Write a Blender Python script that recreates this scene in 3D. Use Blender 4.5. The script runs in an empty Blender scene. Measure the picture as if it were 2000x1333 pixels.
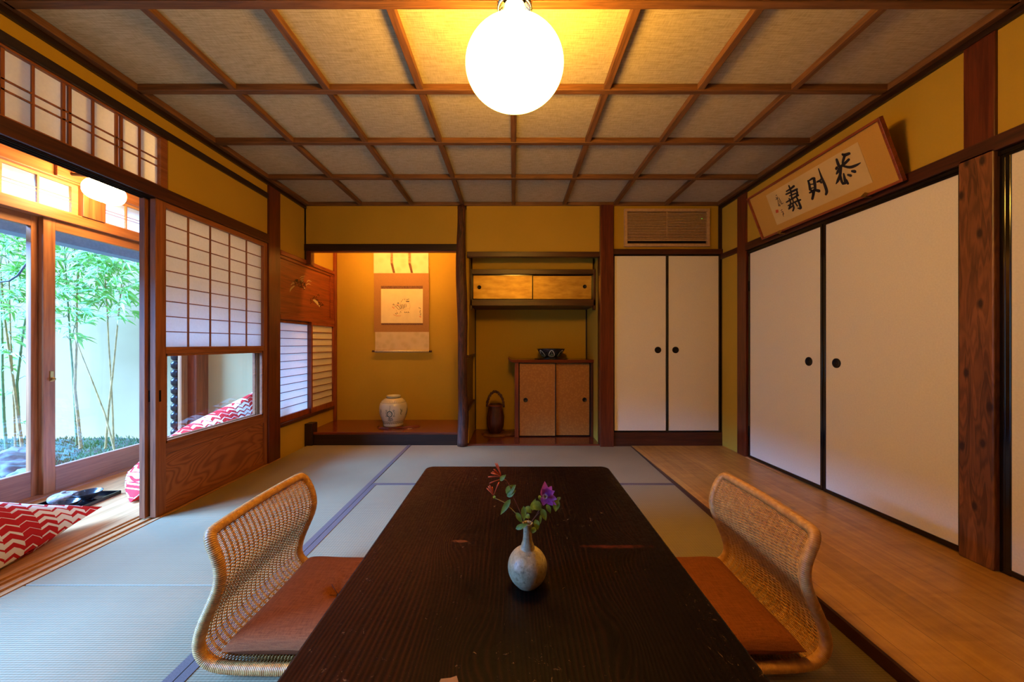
import bpy, math, random
from math import sin, cos, pi, radians, sqrt, floor
from mathutils import Vector, Matrix, noise
random.seed(7)
sc = bpy.context.scene
COL = sc.collection

# ------------------------------------------------------------------ camera, light, exposure
F = 725.0; VX, VY = 1003.0, 671.0; CH = 0.905          # focal length in px, principal point, eye height
cam = bpy.data.cameras.new('camera'); co = bpy.data.objects.new('camera', cam); COL.objects.link(co)
co.location = (0, 0, CH); co.rotation_euler = (pi/2, 0, 0)
cam.sensor_width = 36; cam.lens = 36*F/2000
cam.shift_x = -(VX-1000)/2000; cam.shift_y = (VY-666.5)/2000; cam.clip_start = .02
sc.camera = co
vs = sc.view_settings
vs.view_transform = 'Standard'; vs.look = 'None'; vs.gamma = 1; vs.use_curve_mapping = False; vs.exposure = 0.0
w = bpy.data.worlds.new('world'); sc.world = w; w.use_nodes = True
bg = w.node_tree.nodes['Background']; bg.inputs[0].default_value = (.42, .68, 1, 1); bg.inputs[1].default_value = 1.35
sun = bpy.data.lights.new('soft_sun', 'SUN'); sun.energy = 66.0; sun.color = (.15, .385, 1); sun.angle = radians(40)
so = bpy.data.objects.new('soft_sun', sun); COL.objects.link(so)
so.rotation_euler = Vector((1, .50, -.72)).to_track_quat('-Z', 'Y').to_euler()

LAMP = (68, 33, 4.2)       # ceiling globe radiance
# ------------------------------------------------------------------ helpers
XL, XR, YB, ZC = -1.846, 1.836, 3.297, 2.15
def P(px, py, X=None, Y=None, Z=None):
    d = Vector(((px-VX)/F, 1, -(py-VY)/F))
    if Y is not None: t = Y
    elif X is not None: t = X/d.x
    else: t = (Z-CH)/d.z
    return Vector((0, 0, CH)) + d*t

class MB:
    def __init__(s): s.v = []; s.f = []; s.sm = []; s.mi = []; s.m = 0
    def add(s, vs, fs, smooth=False):
        o = len(s.v); s.v += [Vector(p) for p in vs]
        for f in fs: s.f.append([i+o for i in f]); s.sm.append(smooth); s.mi.append(s.m)
        return s
    def box(s, x0, x1, y0, y1, z0, z1):
        x0, x1 = sorted((x0, x1)); y0, y1 = sorted((y0, y1)); z0, z1 = sorted((z0, z1))
        return s.add([(x0,y0,z0),(x1,y0,z0),(x1,y1,z0),(x0,y1,z0),(x0,y0,z1),(x1,y0,z1),(x1,y1,z1),(x0,y1,z1)],
              [(0,3,2,1),(4,5,6,7),(0,1,5,4),(1,2,6,5),(2,3,7,6),(3,0,4,7)])
    def hexa(s, p):   # 8 points bottom ring then top ring
        return s.add(p, [(0,3,2,1),(4,5,6,7),(0,1,5,4),(1,2,6,5),(2,3,7,6),(3,0,4,7)])
    def slab(s, o, u, v, n, th):  # parallelogram o,u,v extruded by n*th
        o = Vector(o); u = Vector(u); v = Vector(v); n = Vector(n).normalized()*th
        return s.hexa([o, o+u, o+u+v, o+v, o+n, o+u+n, o+u+v+n, o+v+n])
    def tube(s, pts, r, n=8, closed=False, cap=True, sx=1, sy=1, up=None):
        pts = [Vector(p) for p in pts]; N = len(pts)
        if not hasattr(r, '__len__'): r = [r]*N
        vs = []; ref = None
        for i, p in enumerate(pts):
            if closed: t = pts[(i+1) % N]-pts[i-1]
            else: t = pts[min(i+1, N-1)]-pts[max(i-1, 0)]
            t.normalize()
            if ref is None:
                ref = Vector(up) if up else (Vector((0,0,1)) if abs(t.z) < .9 else Vector((1,0,0)))
            a = ref - t*ref.dot(t); a.normalize(); ref = a; b = t.cross(a)
            for k in range(n):
                th = 2*pi*k/n; vs.append(p+(a*cos(th)*sx+b*sin(th)*sy)*r[i])
        fs = []
        M = N if closed else N-1
        for i in range(M):
            j = (i+1) % N
            for k in range(n):
                k2 = (k+1) % n; fs.append((i*n+k, i*n+k2, j*n+k2, j*n+k))
        if cap and not closed:
            fs.append(tuple(range(n-1, -1, -1))); fs.append(tuple((N-1)*n+k for k in range(n)))
        return s.add(vs, fs, True)
    def lathe(s, prof, c=(0,0,0), n=40, warp=None, cap=True):
        vs = []; c = Vector(c)
        for (r, z) in prof:
            for k in range(n):
                a = 2*pi*k/n; rr = r*(warp(a, z) if warp else 1)
                vs.append(c+Vector((rr*cos(a), rr*sin(a), z)))
        fs = []
        for i in range(len(prof)-1):
            for k in range(n):
                k2 = (k+1) % n; fs.append((i*n+k, i*n+k2, (i+1)*n+k2, (i+1)*n+k))
        if cap:
            fs.append(tuple(range(n-1, -1, -1)))
            if prof[-1][0] > 1e-4: fs.append(tuple((len(prof)-1)*n+k for k in range(n)))
        return s.add(vs, fs, True)
    def grid(s, fn, nu, nv, smooth=True):
        vs = [fn(i/nu, j/nv) for j in range(nv+1) for i in range(nu+1)]
        fs = [(j*(nu+1)+i, j*(nu+1)+i+1, (j+1)*(nu+1)+i+1, (j+1)*(nu+1)+i) for j in range(nv) for i in range(nu)]
        return s.add(vs, fs, smooth)
    def poly(s, pts, n, th):   # polygon extruded along n*th
        n = Vector(n).normalized()*th; pts = [Vector(p) for p in pts]; k = len(pts)
        fs = [tuple(range(k-1, -1, -1)), tuple(range(k, 2*k))] + [(i, (i+1) % k, (i+1) % k+k, i+k) for i in range(k)]
        return s.add(pts+[p+n for p in pts], fs)
    def stroke(s, pts, m):   # pts (x,y,width); m maps 2-D to 3-D; a flat brush line
        # smooth the polyline
        q = []
        if len(pts) > 2:
            for i in range(len(pts)-1):
                p0 = pts[max(i-1,0)]; p1 = pts[i]; p2 = pts[i+1]; p3 = pts[min(i+2,len(pts)-1)]
                for t in (0,.25,.5,.75):
                    q.append(tuple(.5*((2*b)+(-a+c)*t+(2*a-5*b+4*c-d)*t*t+(-a+3*b-3*c+d)*t**3) for a,b,c,d in zip(p0,p1,p2,p3)))
            q.append(pts[-1])
        else: q = [tuple(a+(b-a)*t/3 for a,b in zip(pts[0],pts[1])) for t in range(4)]
        L = []; R = []
        n = len(q)
        def dirn(i):
            a = q[max(i-1,0)]; b = q[min(i+1,n-1)]; dx, dy = b[0]-a[0], b[1]-a[1]; l = sqrt(dx*dx+dy*dy) or 1; return dx/l, dy/l
        d0 = dirn(0); d1 = dirn(n-1)
        w0 = q[0][2]/2; w1 = q[-1][2]/2
        ring = []
        for k in range(5):
            a = pi/2+pi*k/4; ring.append((q[0][0]+w0*(cos(a)*d0[0]-sin(a)*d0[1]), q[0][1]+w0*(cos(a)*d0[1]+sin(a)*d0[0])))
        s.add([m(*p) for p in ring], [tuple(range(5))])
        ring = []
        for k in range(5):
            a = -pi/2+pi*k/4; ring.append((q[-1][0]+w1*(cos(a)*d1[0]-sin(a)*d1[1]), q[-1][1]+w1*(cos(a)*d1[1]+sin(a)*d1[0])))
        s.add([m(*p) for p in ring], [tuple(range(5))])
        for i in range(n):
            dx, dy = dirn(i); ww = q[i][2]/2
            L.append(m(q[i][0]-dy*ww, q[i][1]+dx*ww)); R.append(m(q[i][0]+dy*ww, q[i][1]-dx*ww))
        return s.add(L+R, [(i, i+1, n+i+1, n+i) for i in range(n-1)])
    def build(s, name, mat, parent=None, bevel=0, label=None, sub=0, origin=None):
        mats = mat if isinstance(mat, (list, tuple)) else [mat]
        if parent is not None:
            p = parent; off = Vector((0,0,0))
            while p is not None: off += p.location; p = p.parent
        elif origin is not None: off = Vector(origin)
        else:
            xs = [p.x for p in s.v]; ys = [p.y for p in s.v]; zs = [p.z for p in s.v]
            off = Vector(((min(xs)+max(xs))/2, (min(ys)+max(ys))/2, min(zs)))
        me = bpy.data.meshes.new(name); me.from_pydata([p-off for p in s.v], [], s.f); me.update()
        for m in mats: me.materials.append(m)
        me.polygons.foreach_set('use_smooth', s.sm); me.polygons.foreach_set('material_index', s.mi)
        o = bpy.data.objects.new(name, me); COL.objects.link(o)
        if parent is not None: o.parent = parent
        else: o.location = off
        if bevel:
            b = o.modifiers.new('bevel', 'BEVEL'); b.width = bevel; b.segments = 2; b.limit_method = 'ANGLE'
        if sub:
            b = o.modifiers.new('sub', 'SUBSURF'); b.levels = sub; b.render_levels = sub
        if label: o['label'] = label
        return o

def smoothp(pr, k_=4):
    o = []
    for i in range(len(pr)-1):
        p0, p1, p2, p3 = pr[max(i-1,0)], pr[i], pr[i+1], pr[min(i+2,len(pr)-1)]
        for j in range(k_):
            t_ = j/k_; o.append(tuple(.5*((2*b)+(-a+c)*t_+(2*a-5*b+4*c-d)*t_*t_+(-a+3*b-3*c+d)*t_**3) for a,b,c,d in zip(p0,p1,p2,p3)))
    o.append(pr[-1]); return o
def tag(o, label, cat, group=None, kind=None):
    o['label'] = label; o['category'] = cat
    if group: o['group'] = group
    if kind: o['kind'] = kind
    return o
def struct(o, label=None, cat=None):
    o['kind'] = 'structure'
    if label: o['label'] = label
    if cat: o['category'] = cat
    return o
def empty(name, loc):
    o = bpy.data.objects.new(name, None); COL.objects.link(o); o.location = loc; o.empty_display_size = .1; return o
def B(*a): return MB().box(*a)
def copy_tree(o, parent=None):
    c = o.copy(); COL.objects.link(c)
    if parent is not None: c.parent = parent
    for ch in list(o.children): copy_tree(ch, c)
    return c

# ------------------------------------------------------------------ materials
def newmat(name):
    m = bpy.data.materials.new(name); m.use_nodes = True
    nt = m.node_tree; return m, nt, nt.nodes['Principled BSDF']
def nd(nt, t, **k):
    n = nt.nodes.new(t)
    for a, b in k.items(): setattr(n, a, b)
    return n
def ramp(nt, fac, stops):
    r = nd(nt, 'ShaderNodeValToRGB'); nt.links.new(fac, r.inputs[0])
    e = r.color_ramp.elements
    while len(e) < len(stops): e.new(.5)
    for i, (p, c) in enumerate(stops): e[i].position = p; e[i].color = (*c, 1)
    return r.outputs[0]
def coords(nt, scale=(1,1,1), rot=(0,0,0)):
    tc = nd(nt, 'ShaderNodeTexCoord'); mp = nd(nt, 'ShaderNodeMapping')
    mp.inputs['Scale'].default_value = scale; mp.inputs['Rotation'].default_value = rot
    nt.links.new(tc.outputs['Object'], mp.inputs[0]); return mp.outputs[0]
def noise_n(nt, vec, scale, detail=4, dist=0, rough=.5):
    n = nd(nt, 'ShaderNodeTexNoise'); n.inputs['Scale'].default_value = scale; n.inputs['Detail'].default_value = detail
    n.inputs['Distortion'].default_value = dist; n.inputs['Roughness'].default_value = rough
    nt.links.new(vec, n.inputs['Vector']); return n.outputs[0]
def bump(nt, b, h, strength, dist=.002):
    n = nd(nt, 'ShaderNodeBump'); n.inputs['Strength'].default_value = strength; n.inputs['Distance'].default_value = dist
    nt.links.new(h, n.inputs['Height']); nt.links.new(n.outputs[0], b.inputs['Normal'])
def math_n(nt, op, a, b=None):
    n = nd(nt, 'ShaderNodeMath', operation=op)
    for i, x in enumerate((a, b)):
        if x is None: continue
        if isinstance(x, (int, float)): n.inputs[i].default_value = x
        else: nt.links.new(x, n.inputs[i])
    return n.outputs[0]
def mixc(nt, fac, a, b, bt='MIX'):
    n = nd(nt, 'ShaderNodeMix', data_type='RGBA', blend_type=bt)
    for i, x in ((0, fac), (6, a), (7, b)):
        if isinstance(x, (int, float)): n.inputs[i].default_value = x
        elif isinstance(x, tuple): n.inputs[i].default_value = (*x, 1)
        else: nt.links.new(x, n.inputs[i])
    return n.outputs[2]
def plain(name, c, rough=.6, metal=0, nscale=60, var=.12, bs=.1, spec=.5, coat=0):
    m, nt, b = newmat(name)
    v = coords(nt); n = noise_n(nt, v, nscale, 3)
    lo = tuple(x*(1-var) for x in c); hi = tuple(min(1, x*(1+var)) for x in c)
    nt.links.new(ramp(nt, n, [(.3, lo), (.7, hi)]), b.inputs['Base Color'])
    b.inputs['Roughness'].default_value = rough; b.inputs['Metallic'].default_value = metal
    b.inputs['Specular IOR Level'].default_value = spec; b.inputs['Coat Weight'].default_value = coat
    if bs: bump(nt, b, n, bs)
    return m
_w = {}
WOODS = {  # dark, light, roughness, grain frequency
 'dark': ((.030,.007,.003), (.085,.020,.007), .38, 30),
 'post': ((.060,.010,.004), (.16,.032,.010), .30, 26),
 'black': ((.010,.004,.002), (.030,.011,.005), .35, 30),
 'rib': ((.085,.032,.009), (.21,.086,.026), .55, 40),
 'red': ((.13,.022,.006), (.30,.060,.014), .38, 26),
 'mid': ((.16,.045,.014), (.34,.11,.036), .45, 28),
 'cedar': ((.24,.075,.022), (.46,.17,.055), .42, 20),
 'light': ((.36,.15,.05), (.60,.30,.11), .45, 22),
 'plat': ((.085,.014,.005), (.20,.038,.012), .16, 16),
 'weather': ((.22,.10,.07), (.36,.17,.11), .6, 26),
}
def W(kind, axis='Z'):
    if (kind, axis) in _w: return _w[(kind, axis)]
    c1, c2, ro, fr = WOODS[kind]
    m, nt, b = newmat('wood_%s_%s' % (kind, axis))
    s = {'X': (.06, 1, 1), 'Y': (1, .06, 1), 'Z': (1, 1, .06)}[axis]
    v = coords(nt, s)
    n1 = noise_n(nt, v, fr, 5, 1.2, .6); n2 = noise_n(nt, v, fr*5, 3, .2)
    f = math_n(nt, 'ADD', math_n(nt, 'MULTIPLY', n1, .7), math_n(nt, 'MULTIPLY', n2, .3))
    nt.links.new(ramp(nt, f, [(.36, c1), (.62, c2)]), b.inputs['Base Color'])
    b.inputs['Roughness'].default_value = ro
    bump(nt, b, f, .25, .002); _w[(kind, axis)] = m; return m

def m_plaster(name, c):
    m, nt, b = newmat(name); v = coords(nt)
    n = noise_n(nt, v, 3, 4); n2 = noise_n(nt, v, 260, 3)
    nt.links.new(ramp(nt, n, [(.3, tuple(x*.93 for x in c)), (.7, c)]), b.inputs['Base Color'])
    b.inputs['Roughness'].default_value = .95; b.inputs['Specular IOR Level'].default_value = .15; bump(nt, b, n2, .35, .0015); return m
M_wall = m_plaster('ochre_plaster', (.48, .295, .032))
M_gwall = m_plaster('garden_plaster', (.52, .34, .165))
def m_paper(name, c, tr=.5):
    m, nt, b = newmat(name); v = coords(nt); n = noise_n(nt, v, 90, 5)
    colr = ramp(nt, n, [(.3, tuple(x*.94 for x in c)), (.7, c)])
    d = nd(nt, 'ShaderNodeBsdfDiffuse'); t = nd(nt, 'ShaderNodeBsdfTranslucent'); mx = nd(nt, 'ShaderNodeMixShader')
    nt.links.new(colr, d.inputs[0]); nt.links.new(colr, t.inputs[0]); mx.inputs[0].default_value = tr
    nt.links.new(d.outputs[0], mx.inputs[1]); nt.links.new(t.outputs[0], mx.inputs[2])
    nt.links.new(mx.outputs[0], nt.nodes['Material Output'].inputs[0]); return m
M_paper = m_paper('shoji_paper', (.86, .84, .78), .55)
def m_glass():
    m, nt, b = newmat('window_glass')
    t = nd(nt, 'ShaderNodeBsdfTransparent'); t.inputs[0].default_value = (.96, .98, .97, 1)
    g = nd(nt, 'ShaderNodeBsdfGlossy'); g.inputs['Roughness'].default_value = .01
    v = coords(nt); n = noise_n(nt, v, 3, 1); bp = nd(nt, 'ShaderNodeBump'); bp.inputs['Strength'].default_value = .12; bp.inputs['Distance'].default_value = .01
    nt.links.new(n, bp.inputs['Height']); nt.links.new(bp.outputs[0], g.inputs['Normal'])
    fr = nd(nt, 'ShaderNodeFresnel'); fr.inputs[0].default_value = 1.5
    mx = nd(nt, 'ShaderNodeMixShader'); nt.links.new(math_n(nt, 'MULTIPLY', fr.outputs[0], 1.5), mx.inputs[0])
    nt.links.new(t.outputs[0], mx.inputs[1]); nt.links.new(g.outputs[0], mx.inputs[2])
    nt.links.new(mx.outputs[0], nt.nodes['Material Output'].inputs[0]); return m
M_glass = m_glass()
def m_emit(name, c):
    m, nt, b = newmat(name); e = nd(nt, 'ShaderNodeEmission'); mx = max(c)
    e.inputs[0].default_value = (*[x/mx for x in c], 1); e.inputs[1].default_value = mx
    nt.links.new(e.outputs[0], nt.nodes['Material Output'].inputs[0]); return m
def m_fusuma():
    m, nt, b = newmat('fusuma_paper'); v = coords(nt); n = noise_n(nt, v, 140, 4)
    nt.links.new(ramp(nt, n, [(.3, (.74,.665,.51)), (.7, (.80,.725,.565))]), b.inputs['Base Color'])
    b.inputs['Roughness'].default_value = .75; b.inputs['Specular IOR Level'].default_value = .25; bump(nt, b, n, .1, .001); return m
M_fus = m_fusuma()
M_lacq = plain('black_lacquer', (.006,.004,.004), .12, 0, 40, .1, 0, .6)
M_blackm = plain('black_metal', (.012,.009,.008), .4, .6, 80)
def m_tatami(name, ax):
    m, nt, b = newmat(name); v = coords(nt)
    sp = nd(nt, 'ShaderNodeSeparateXYZ'); nt.links.new(v, sp.inputs[0])
    s = math_n(nt, 'SINE', math_n(nt, 'MULTIPLY', sp.outputs[ax], 2*pi/.0075))
    n = noise_n(nt, coords(nt, (1, .08, 1) if ax == 0 else (.08, 1, 1)), 420, 3); n2 = noise_n(nt, v, 2.5, 3)
    o = math_n(nt, 'SINE', math_n(nt, 'MULTIPLY', sp.outputs[1-ax], 2*pi/.012))
    h = math_n(nt, 'ADD', math_n(nt, 'MULTIPLY', s, .5), math_n(nt, 'MULTIPLY', o, .18))
    c = ramp(nt, n2, [(.3, (.30,.23,.125)), (.7, (.345,.27,.145))])
    f = math_n(nt, 'ADD', math_n(nt, 'MULTIPLY', h, .35), math_n(nt, 'ADD', math_n(nt, 'MULTIPLY', n, .3), .35))
    c2 = mixc(nt, 1.0, c, ramp(nt, f, [(.15, (.66,.62,.56)), (.7, (1,1,1))]), 'MULTIPLY')
    nt.links.new(c2, b.inputs['Base Color']); b.inputs['Roughness'].default_value = .55; b.inputs['Specular IOR Level'].default_value = .35
    bump(nt, b, h, .5, .0012); return m
M_tatY = m_tatami('tatami_rush', 1); M_tatX = m_tatami('tatami_rush_cross', 0)
M_heri = plain('tatami_border_cloth', (.13,.085,.07), .8, 0, 300, .2, .2)
def m_linen():
    m, nt, b = newmat('ceiling_linen')
    a = noise_n(nt, coords(nt, (3, 40, 1)), 5, 5, .6); c = noise_n(nt, coords(nt, (60, 6, 1)), 5, 4, .4)
    big = noise_n(nt, coords(nt), 2, 2)
    f = math_n(nt, 'ADD', math_n(nt, 'MULTIPLY', a, .6), math_n(nt, 'MULTIPLY', c, .4))
    nt.links.new(ramp(nt, f, [(.36, (.38,.31,.175)), (.62, (.58,.50,.31))]), b.inputs['Base Color'])
    b.inputs['Roughness'].default_value = .9; b.inputs['Specular IOR Level'].default_value = .1; bump(nt, b, f, .4, .002); return m
M_linen = m_linen()
def m_plank():
    m, nt, b = newmat('plank_floor'); v = coords(nt)
    sp = nd(nt, 'ShaderNodeSeparateXYZ'); nt.links.new(v, sp.inputs[0])
    xs = math_n(nt, 'DIVIDE', sp.outputs[0], .135); fl = math_n(nt, 'FLOOR', xs); fr = math_n(nt, 'FRACT', xs)
    ys = math_n(nt, 'FLOOR', math_n(nt, 'ADD', math_n(nt, 'DIVIDE', sp.outputs[1], 1.6), math_n(nt, 'MULTIPLY', fl, .37)))
    cb = nd(nt, 'ShaderNodeCombineXYZ'); nt.links.new(fl, cb.inputs[0]); nt.links.new(ys, cb.inputs[1])
    wn = nd(nt, 'ShaderNodeTexWhiteNoise'); nt.links.new(cb.outputs[0], wn.inputs['Vector'])
    g = noise_n(nt, coords(nt, (1, .05, 1)), 34, 5, 1.0, .6); g2 = noise_n(nt, coords(nt, (.5, 1.6, 1)), 9, 3, 1.5)
    f = math_n(nt, 'ADD', math_n(nt, 'MULTIPLY', g, .6), math_n(nt, 'MULTIPLY', g2, .4))
    c = ramp(nt, f, [(.32, (.34,.150,.032)), (.62, (.58,.305,.075))])
    c = mixc(nt, 1.0, c, ramp(nt, wn.outputs['Value'], [(0, (.80,.77,.72)), (1, (1,1,1))]), 'MULTIPLY')
    edge = math_n(nt, 'LESS_THAN', fr, .018)
    c = mixc(nt, math_n(nt, 'MULTIPLY', edge, .6), c, (.08,.03,.01))
    nt.links.new(c, b.inputs['Base Color']); b.inputs['Roughness'].default_value = .33; b.inputs['Specular IOR Level'].default_value = .35; bump(nt, b, g, .12, .001); return m
M_plank = m_plank()
def m_table():
    m, nt, b = newmat('table_wood'); v2 = coords(nt)
    sp = nd(nt, 'ShaderNodeSeparateXYZ'); nt.links.new(v2, sp.inputs[0]); X, Y = sp.outputs[0], sp.outputs[1]
    def gauss(cx, cy, sx, sy):
        dx = math_n(nt, 'DIVIDE', math_n(nt, 'SUBTRACT', X, cx), sx); dy = math_n(nt, 'DIVIDE', math_n(nt, 'SUBTRACT', Y, cy), sy)
        q = math_n(nt, 'ADD', math_n(nt, 'MULTIPLY', dx, dx), math_n(nt, 'MULTIPLY', dy, dy))
        return math_n(nt, 'POWER', 2.718, math_n(nt, 'MULTIPLY', q, -1))
    base = noise_n(nt, coords(nt, (1, .12, 1)), 3.0, 2, .3)
    fld = math_n(nt, 'ADD', math_n(nt, 'MULTIPLY', X, 640), math_n(nt, 'MULTIPLY', base, 130))
    # knots that bend the grain (left of the vase, right of the vase, near edge)
    for cx, cy, sx, sy, k in ((-.19,.10,.045,.11,34),(.28,.07,.06,.05,-22),(-.10,-.30,.05,.10,26),(.20,-.25,.04,.09,-20),(-.30,.55,.06,.2,18)):
        fld = math_n(nt, 'ADD', fld, math_n(nt, 'MULTIPLY', gauss(cx, cy, sx, sy), k))
    rf = math_n(nt, 'ADD', math_n(nt, 'MULTIPLY', math_n(nt, 'SINE', fld), .5), .5)
    fine = noise_n(nt, coords(nt, (1, .03, 1)), 160, 4); patch = noise_n(nt, coords(nt, (1, .5, 1)), 7, 3, .5)
    f = math_n(nt, 'ADD', math_n(nt, 'MULTIPLY', math_n(nt, 'MULTIPLY', rf, patch), .8), math_n(nt, 'MULTIPLY', fine, .45))
    c = ramp(nt, f, [(.28, (.0022,.0008,.0006)), (.55, (.0060,.0017,.0010)), (.9, (.024,.0050,.0022))])
    lit_noise = noise_n(nt, v2, 2.3, 4, .4)
    lit_left = ramp(nt, math_n(nt, 'ADD', math_n(nt, 'MULTIPLY', X, -1.2), lit_noise), [(.52, (0,0,0)), (.95, (1,1,1))])
    c = mixc(nt, math_n(nt, 'MULTIPLY', lit_left, .7), c, mixc(nt, f, (.010,.0028,.0014), (.068,.017,.005)))  # lighter, redder left side: a daylight highlight put into the colour
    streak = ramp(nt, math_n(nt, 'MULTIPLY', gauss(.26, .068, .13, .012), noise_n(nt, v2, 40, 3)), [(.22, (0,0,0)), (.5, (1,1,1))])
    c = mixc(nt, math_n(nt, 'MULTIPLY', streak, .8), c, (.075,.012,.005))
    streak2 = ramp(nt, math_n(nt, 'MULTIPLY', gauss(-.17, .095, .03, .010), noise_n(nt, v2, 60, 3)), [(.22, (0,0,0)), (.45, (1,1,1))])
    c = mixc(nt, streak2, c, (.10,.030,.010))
    spk = noise_n(nt, v2, 75, 5, .8, .75); clus = noise_n(nt, v2, 4.5, 2)
    sm = ramp(nt, math_n(nt, 'ADD', spk, math_n(nt, 'MULTIPLY', clus, .25)), [(.775, (0,0,0)), (.82, (1,1,1))])
    c = mixc(nt, sm, c, (.17,.10,.05))
    nt.links.new(c, b.inputs['Base Color'])
    nt.links.new(ramp(nt, spk, [(.4, (.36,.36,.36)), (.7, (.65,.65,.65))]), b.inputs['Roughness'])
    b.inputs['Specular IOR Level'].default_value = .10
    bump(nt, b, math_n(nt, 'ADD', f, math_n(nt, 'MULTIPLY', spk, .5)), .35, .0012); return m
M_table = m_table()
def m_knotty():
    m, nt, b = newmat('knotty_pine')
    v = coords(nt); g = noise_n(nt, coords(nt, (1, 1, .09)), 22, 4, 1.0)
    sp = nd(nt, 'ShaderNodeSeparateXYZ'); nt.links.new(v, sp.inputs[0]); cb = nd(nt, 'ShaderNodeCombineXYZ')
    nt.links.new(math_n(nt, 'MULTIPLY', math_n(nt, 'ADD', sp.outputs[1], math_n(nt, 'MULTIPLY', g, .03)), 9.5), cb.inputs[0]); nt.links.new(math_n(nt, 'MULTIPLY', sp.outputs[2], 5.2), cb.inputs[1])
    vo = nd(nt, 'ShaderNodeTexVoronoi', voronoi_dimensions='2D'); vo.inputs['Scale'].default_value = 1.0; nt.links.new(cb.outputs[0], vo.inputs['Vector'])
    k = vo.outputs['Distance']
    rg = math_n(nt, 'SINE', math_n(nt, 'ADD', math_n(nt, 'MULTIPLY', g, 46), math_n(nt, 'MULTIPLY', k, 14)))
    f = math_n(nt, 'ADD', math_n(nt, 'MULTIPLY', rg, .09), g)
    c = ramp(nt, f, [(.3, (.075,.022,.007)), (.72, (.27,.095,.03))])
    c = mixc(nt, ramp(nt, k, [(.06, (1,1,1)), (.13, (0,0,0))]), c, (.03,.008,.004))
    nt.links.new(c, b.inputs['Base Color']); b.inputs['Roughness'].default_value = .4; bump(nt, b, f, .15); return m
def m_figured():
    m, nt, b = newmat('figured_cedar_panel')
    base = noise_n(nt, coords(nt, (1, .7, 2.6)), 1.9, 2, .5)
    rg = math_n(nt, 'ADD', math_n(nt, 'MULTIPLY', math_n(nt, 'SINE', math_n(nt, 'MULTIPLY', base, 150)), .5), .5)
    nt.links.new(ramp(nt, rg, [(0, (.22,.065,.019)), (.5, (.32,.10,.03)), (1, (.36,.12,.036))]), b.inputs['Base Color'])
    b.inputs['Roughness'].default_value = .45; bump(nt, b, rg, .1, .001); return m
def m_bark():
    m, nt, b = newmat('bark_post'); n = noise_n(nt, coords(nt, (1, 1, .1)), 55, 6, 1.5, .65)
    nt.links.new(ramp(nt, n, [(.38, (.020,.006,.003)), (.62, (.13,.036,.014))]), b.inputs['Base Color'])
    b.inputs['Roughness'].default_value = .5; bump(nt, b, n, .9, .006); return m
def m_rattan(name, c1, c2):
    m, nt, b = newmat(name); n = noise_n(nt, coords(nt), 60, 3)
    nt.links.new(ramp(nt, n, [(.3, c1), (.7, c2)]), b.inputs['Base Color']); b.inputs['Roughness'].default_value = .42; return m
M_rattan = m_rattan('rattan', (.44,.19,.045), (.62,.32,.085))
def m_cloth():
    m, nt, b = newmat('rust_linen'); v = coords(nt)
    a = noise_n(nt, coords(nt, (1, .05, 1)), 500, 3); c = noise_n(nt, coords(nt, (.05, 1, 1)), 500, 3); g = noise_n(nt, v, 5, 3)
    f = math_n(nt, 'ADD', math_n(nt, 'MULTIPLY', a, .5), math_n(nt, 'MULTIPLY', c, .5))
    nt.links.new(ramp(nt, f, [(.35, (.15,.042,.012)), (.62, (.26,.080,.023))]), b.inputs['Base Color'])
    b.inputs['Roughness'].default_value = .9; b.inputs['Specular IOR Level'].default_value = .15; bump(nt, b, f, .5, .001); return m
M_cloth = m_cloth()
def m_redwhite():
    # stepped zig-zag bands of red and white printed across the cloth (uses the mesh UV map)
    m, nt, b = newmat('red_white_print')
    uv = nd(nt, 'ShaderNodeUVMap'); sp = nd(nt, 'ShaderNodeSeparateXYZ'); nt.links.new(uv.outputs[0], sp.inputs[0])
    u, v = sp.outputs[0], sp.outputs[1]
    colm = math_n(nt, 'FLOOR', math_n(nt, 'MULTIPLY', u, 9)); fu = math_n(nt, 'FRACT', math_n(nt, 'MULTIPLY', u, 9))
    tri = math_n(nt, 'ABSOLUTE', math_n(nt, 'SUBTRACT', fu, .45))
    wn = nd(nt, 'ShaderNodeTexWhiteNoise', noise_dimensions='1D'); nt.links.new(colm, wn.inputs['W'])
    row = math_n(nt, 'ADD', math_n(nt, 'ADD', math_n(nt, 'MULTIPLY', v, 17), math_n(nt, 'MULTIPLY', tri, 1.1)), math_n(nt, 'MULTIPLY', wn.outputs['Value'], .9))
    fr = math_n(nt, 'FRACT', row)
    wd = math_n(nt, 'ADD', .58, math_n(nt, 'MULTIPLY', math_n(nt, 'SINE', math_n(nt, 'ADD', math_n(nt, 'MULTIPLY', v, 7.0), math_n(nt, 'MULTIPLY', colm, 1.3))), .36))
    s = math_n(nt, 'LESS_THAN', fr, wd)
    nt.links.new(mixc(nt, s, (.80,.76,.68), (.50,.010,.010)), b.inputs['Base Color']); b.inputs['Roughness'].default_value = .85
    b.inputs['Specular IOR Level'].default_value = .2
    return m
M_rw = m_redwhite()

# ================================================================== SETTING
YN = -1.0     # wall behind the camera
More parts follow.
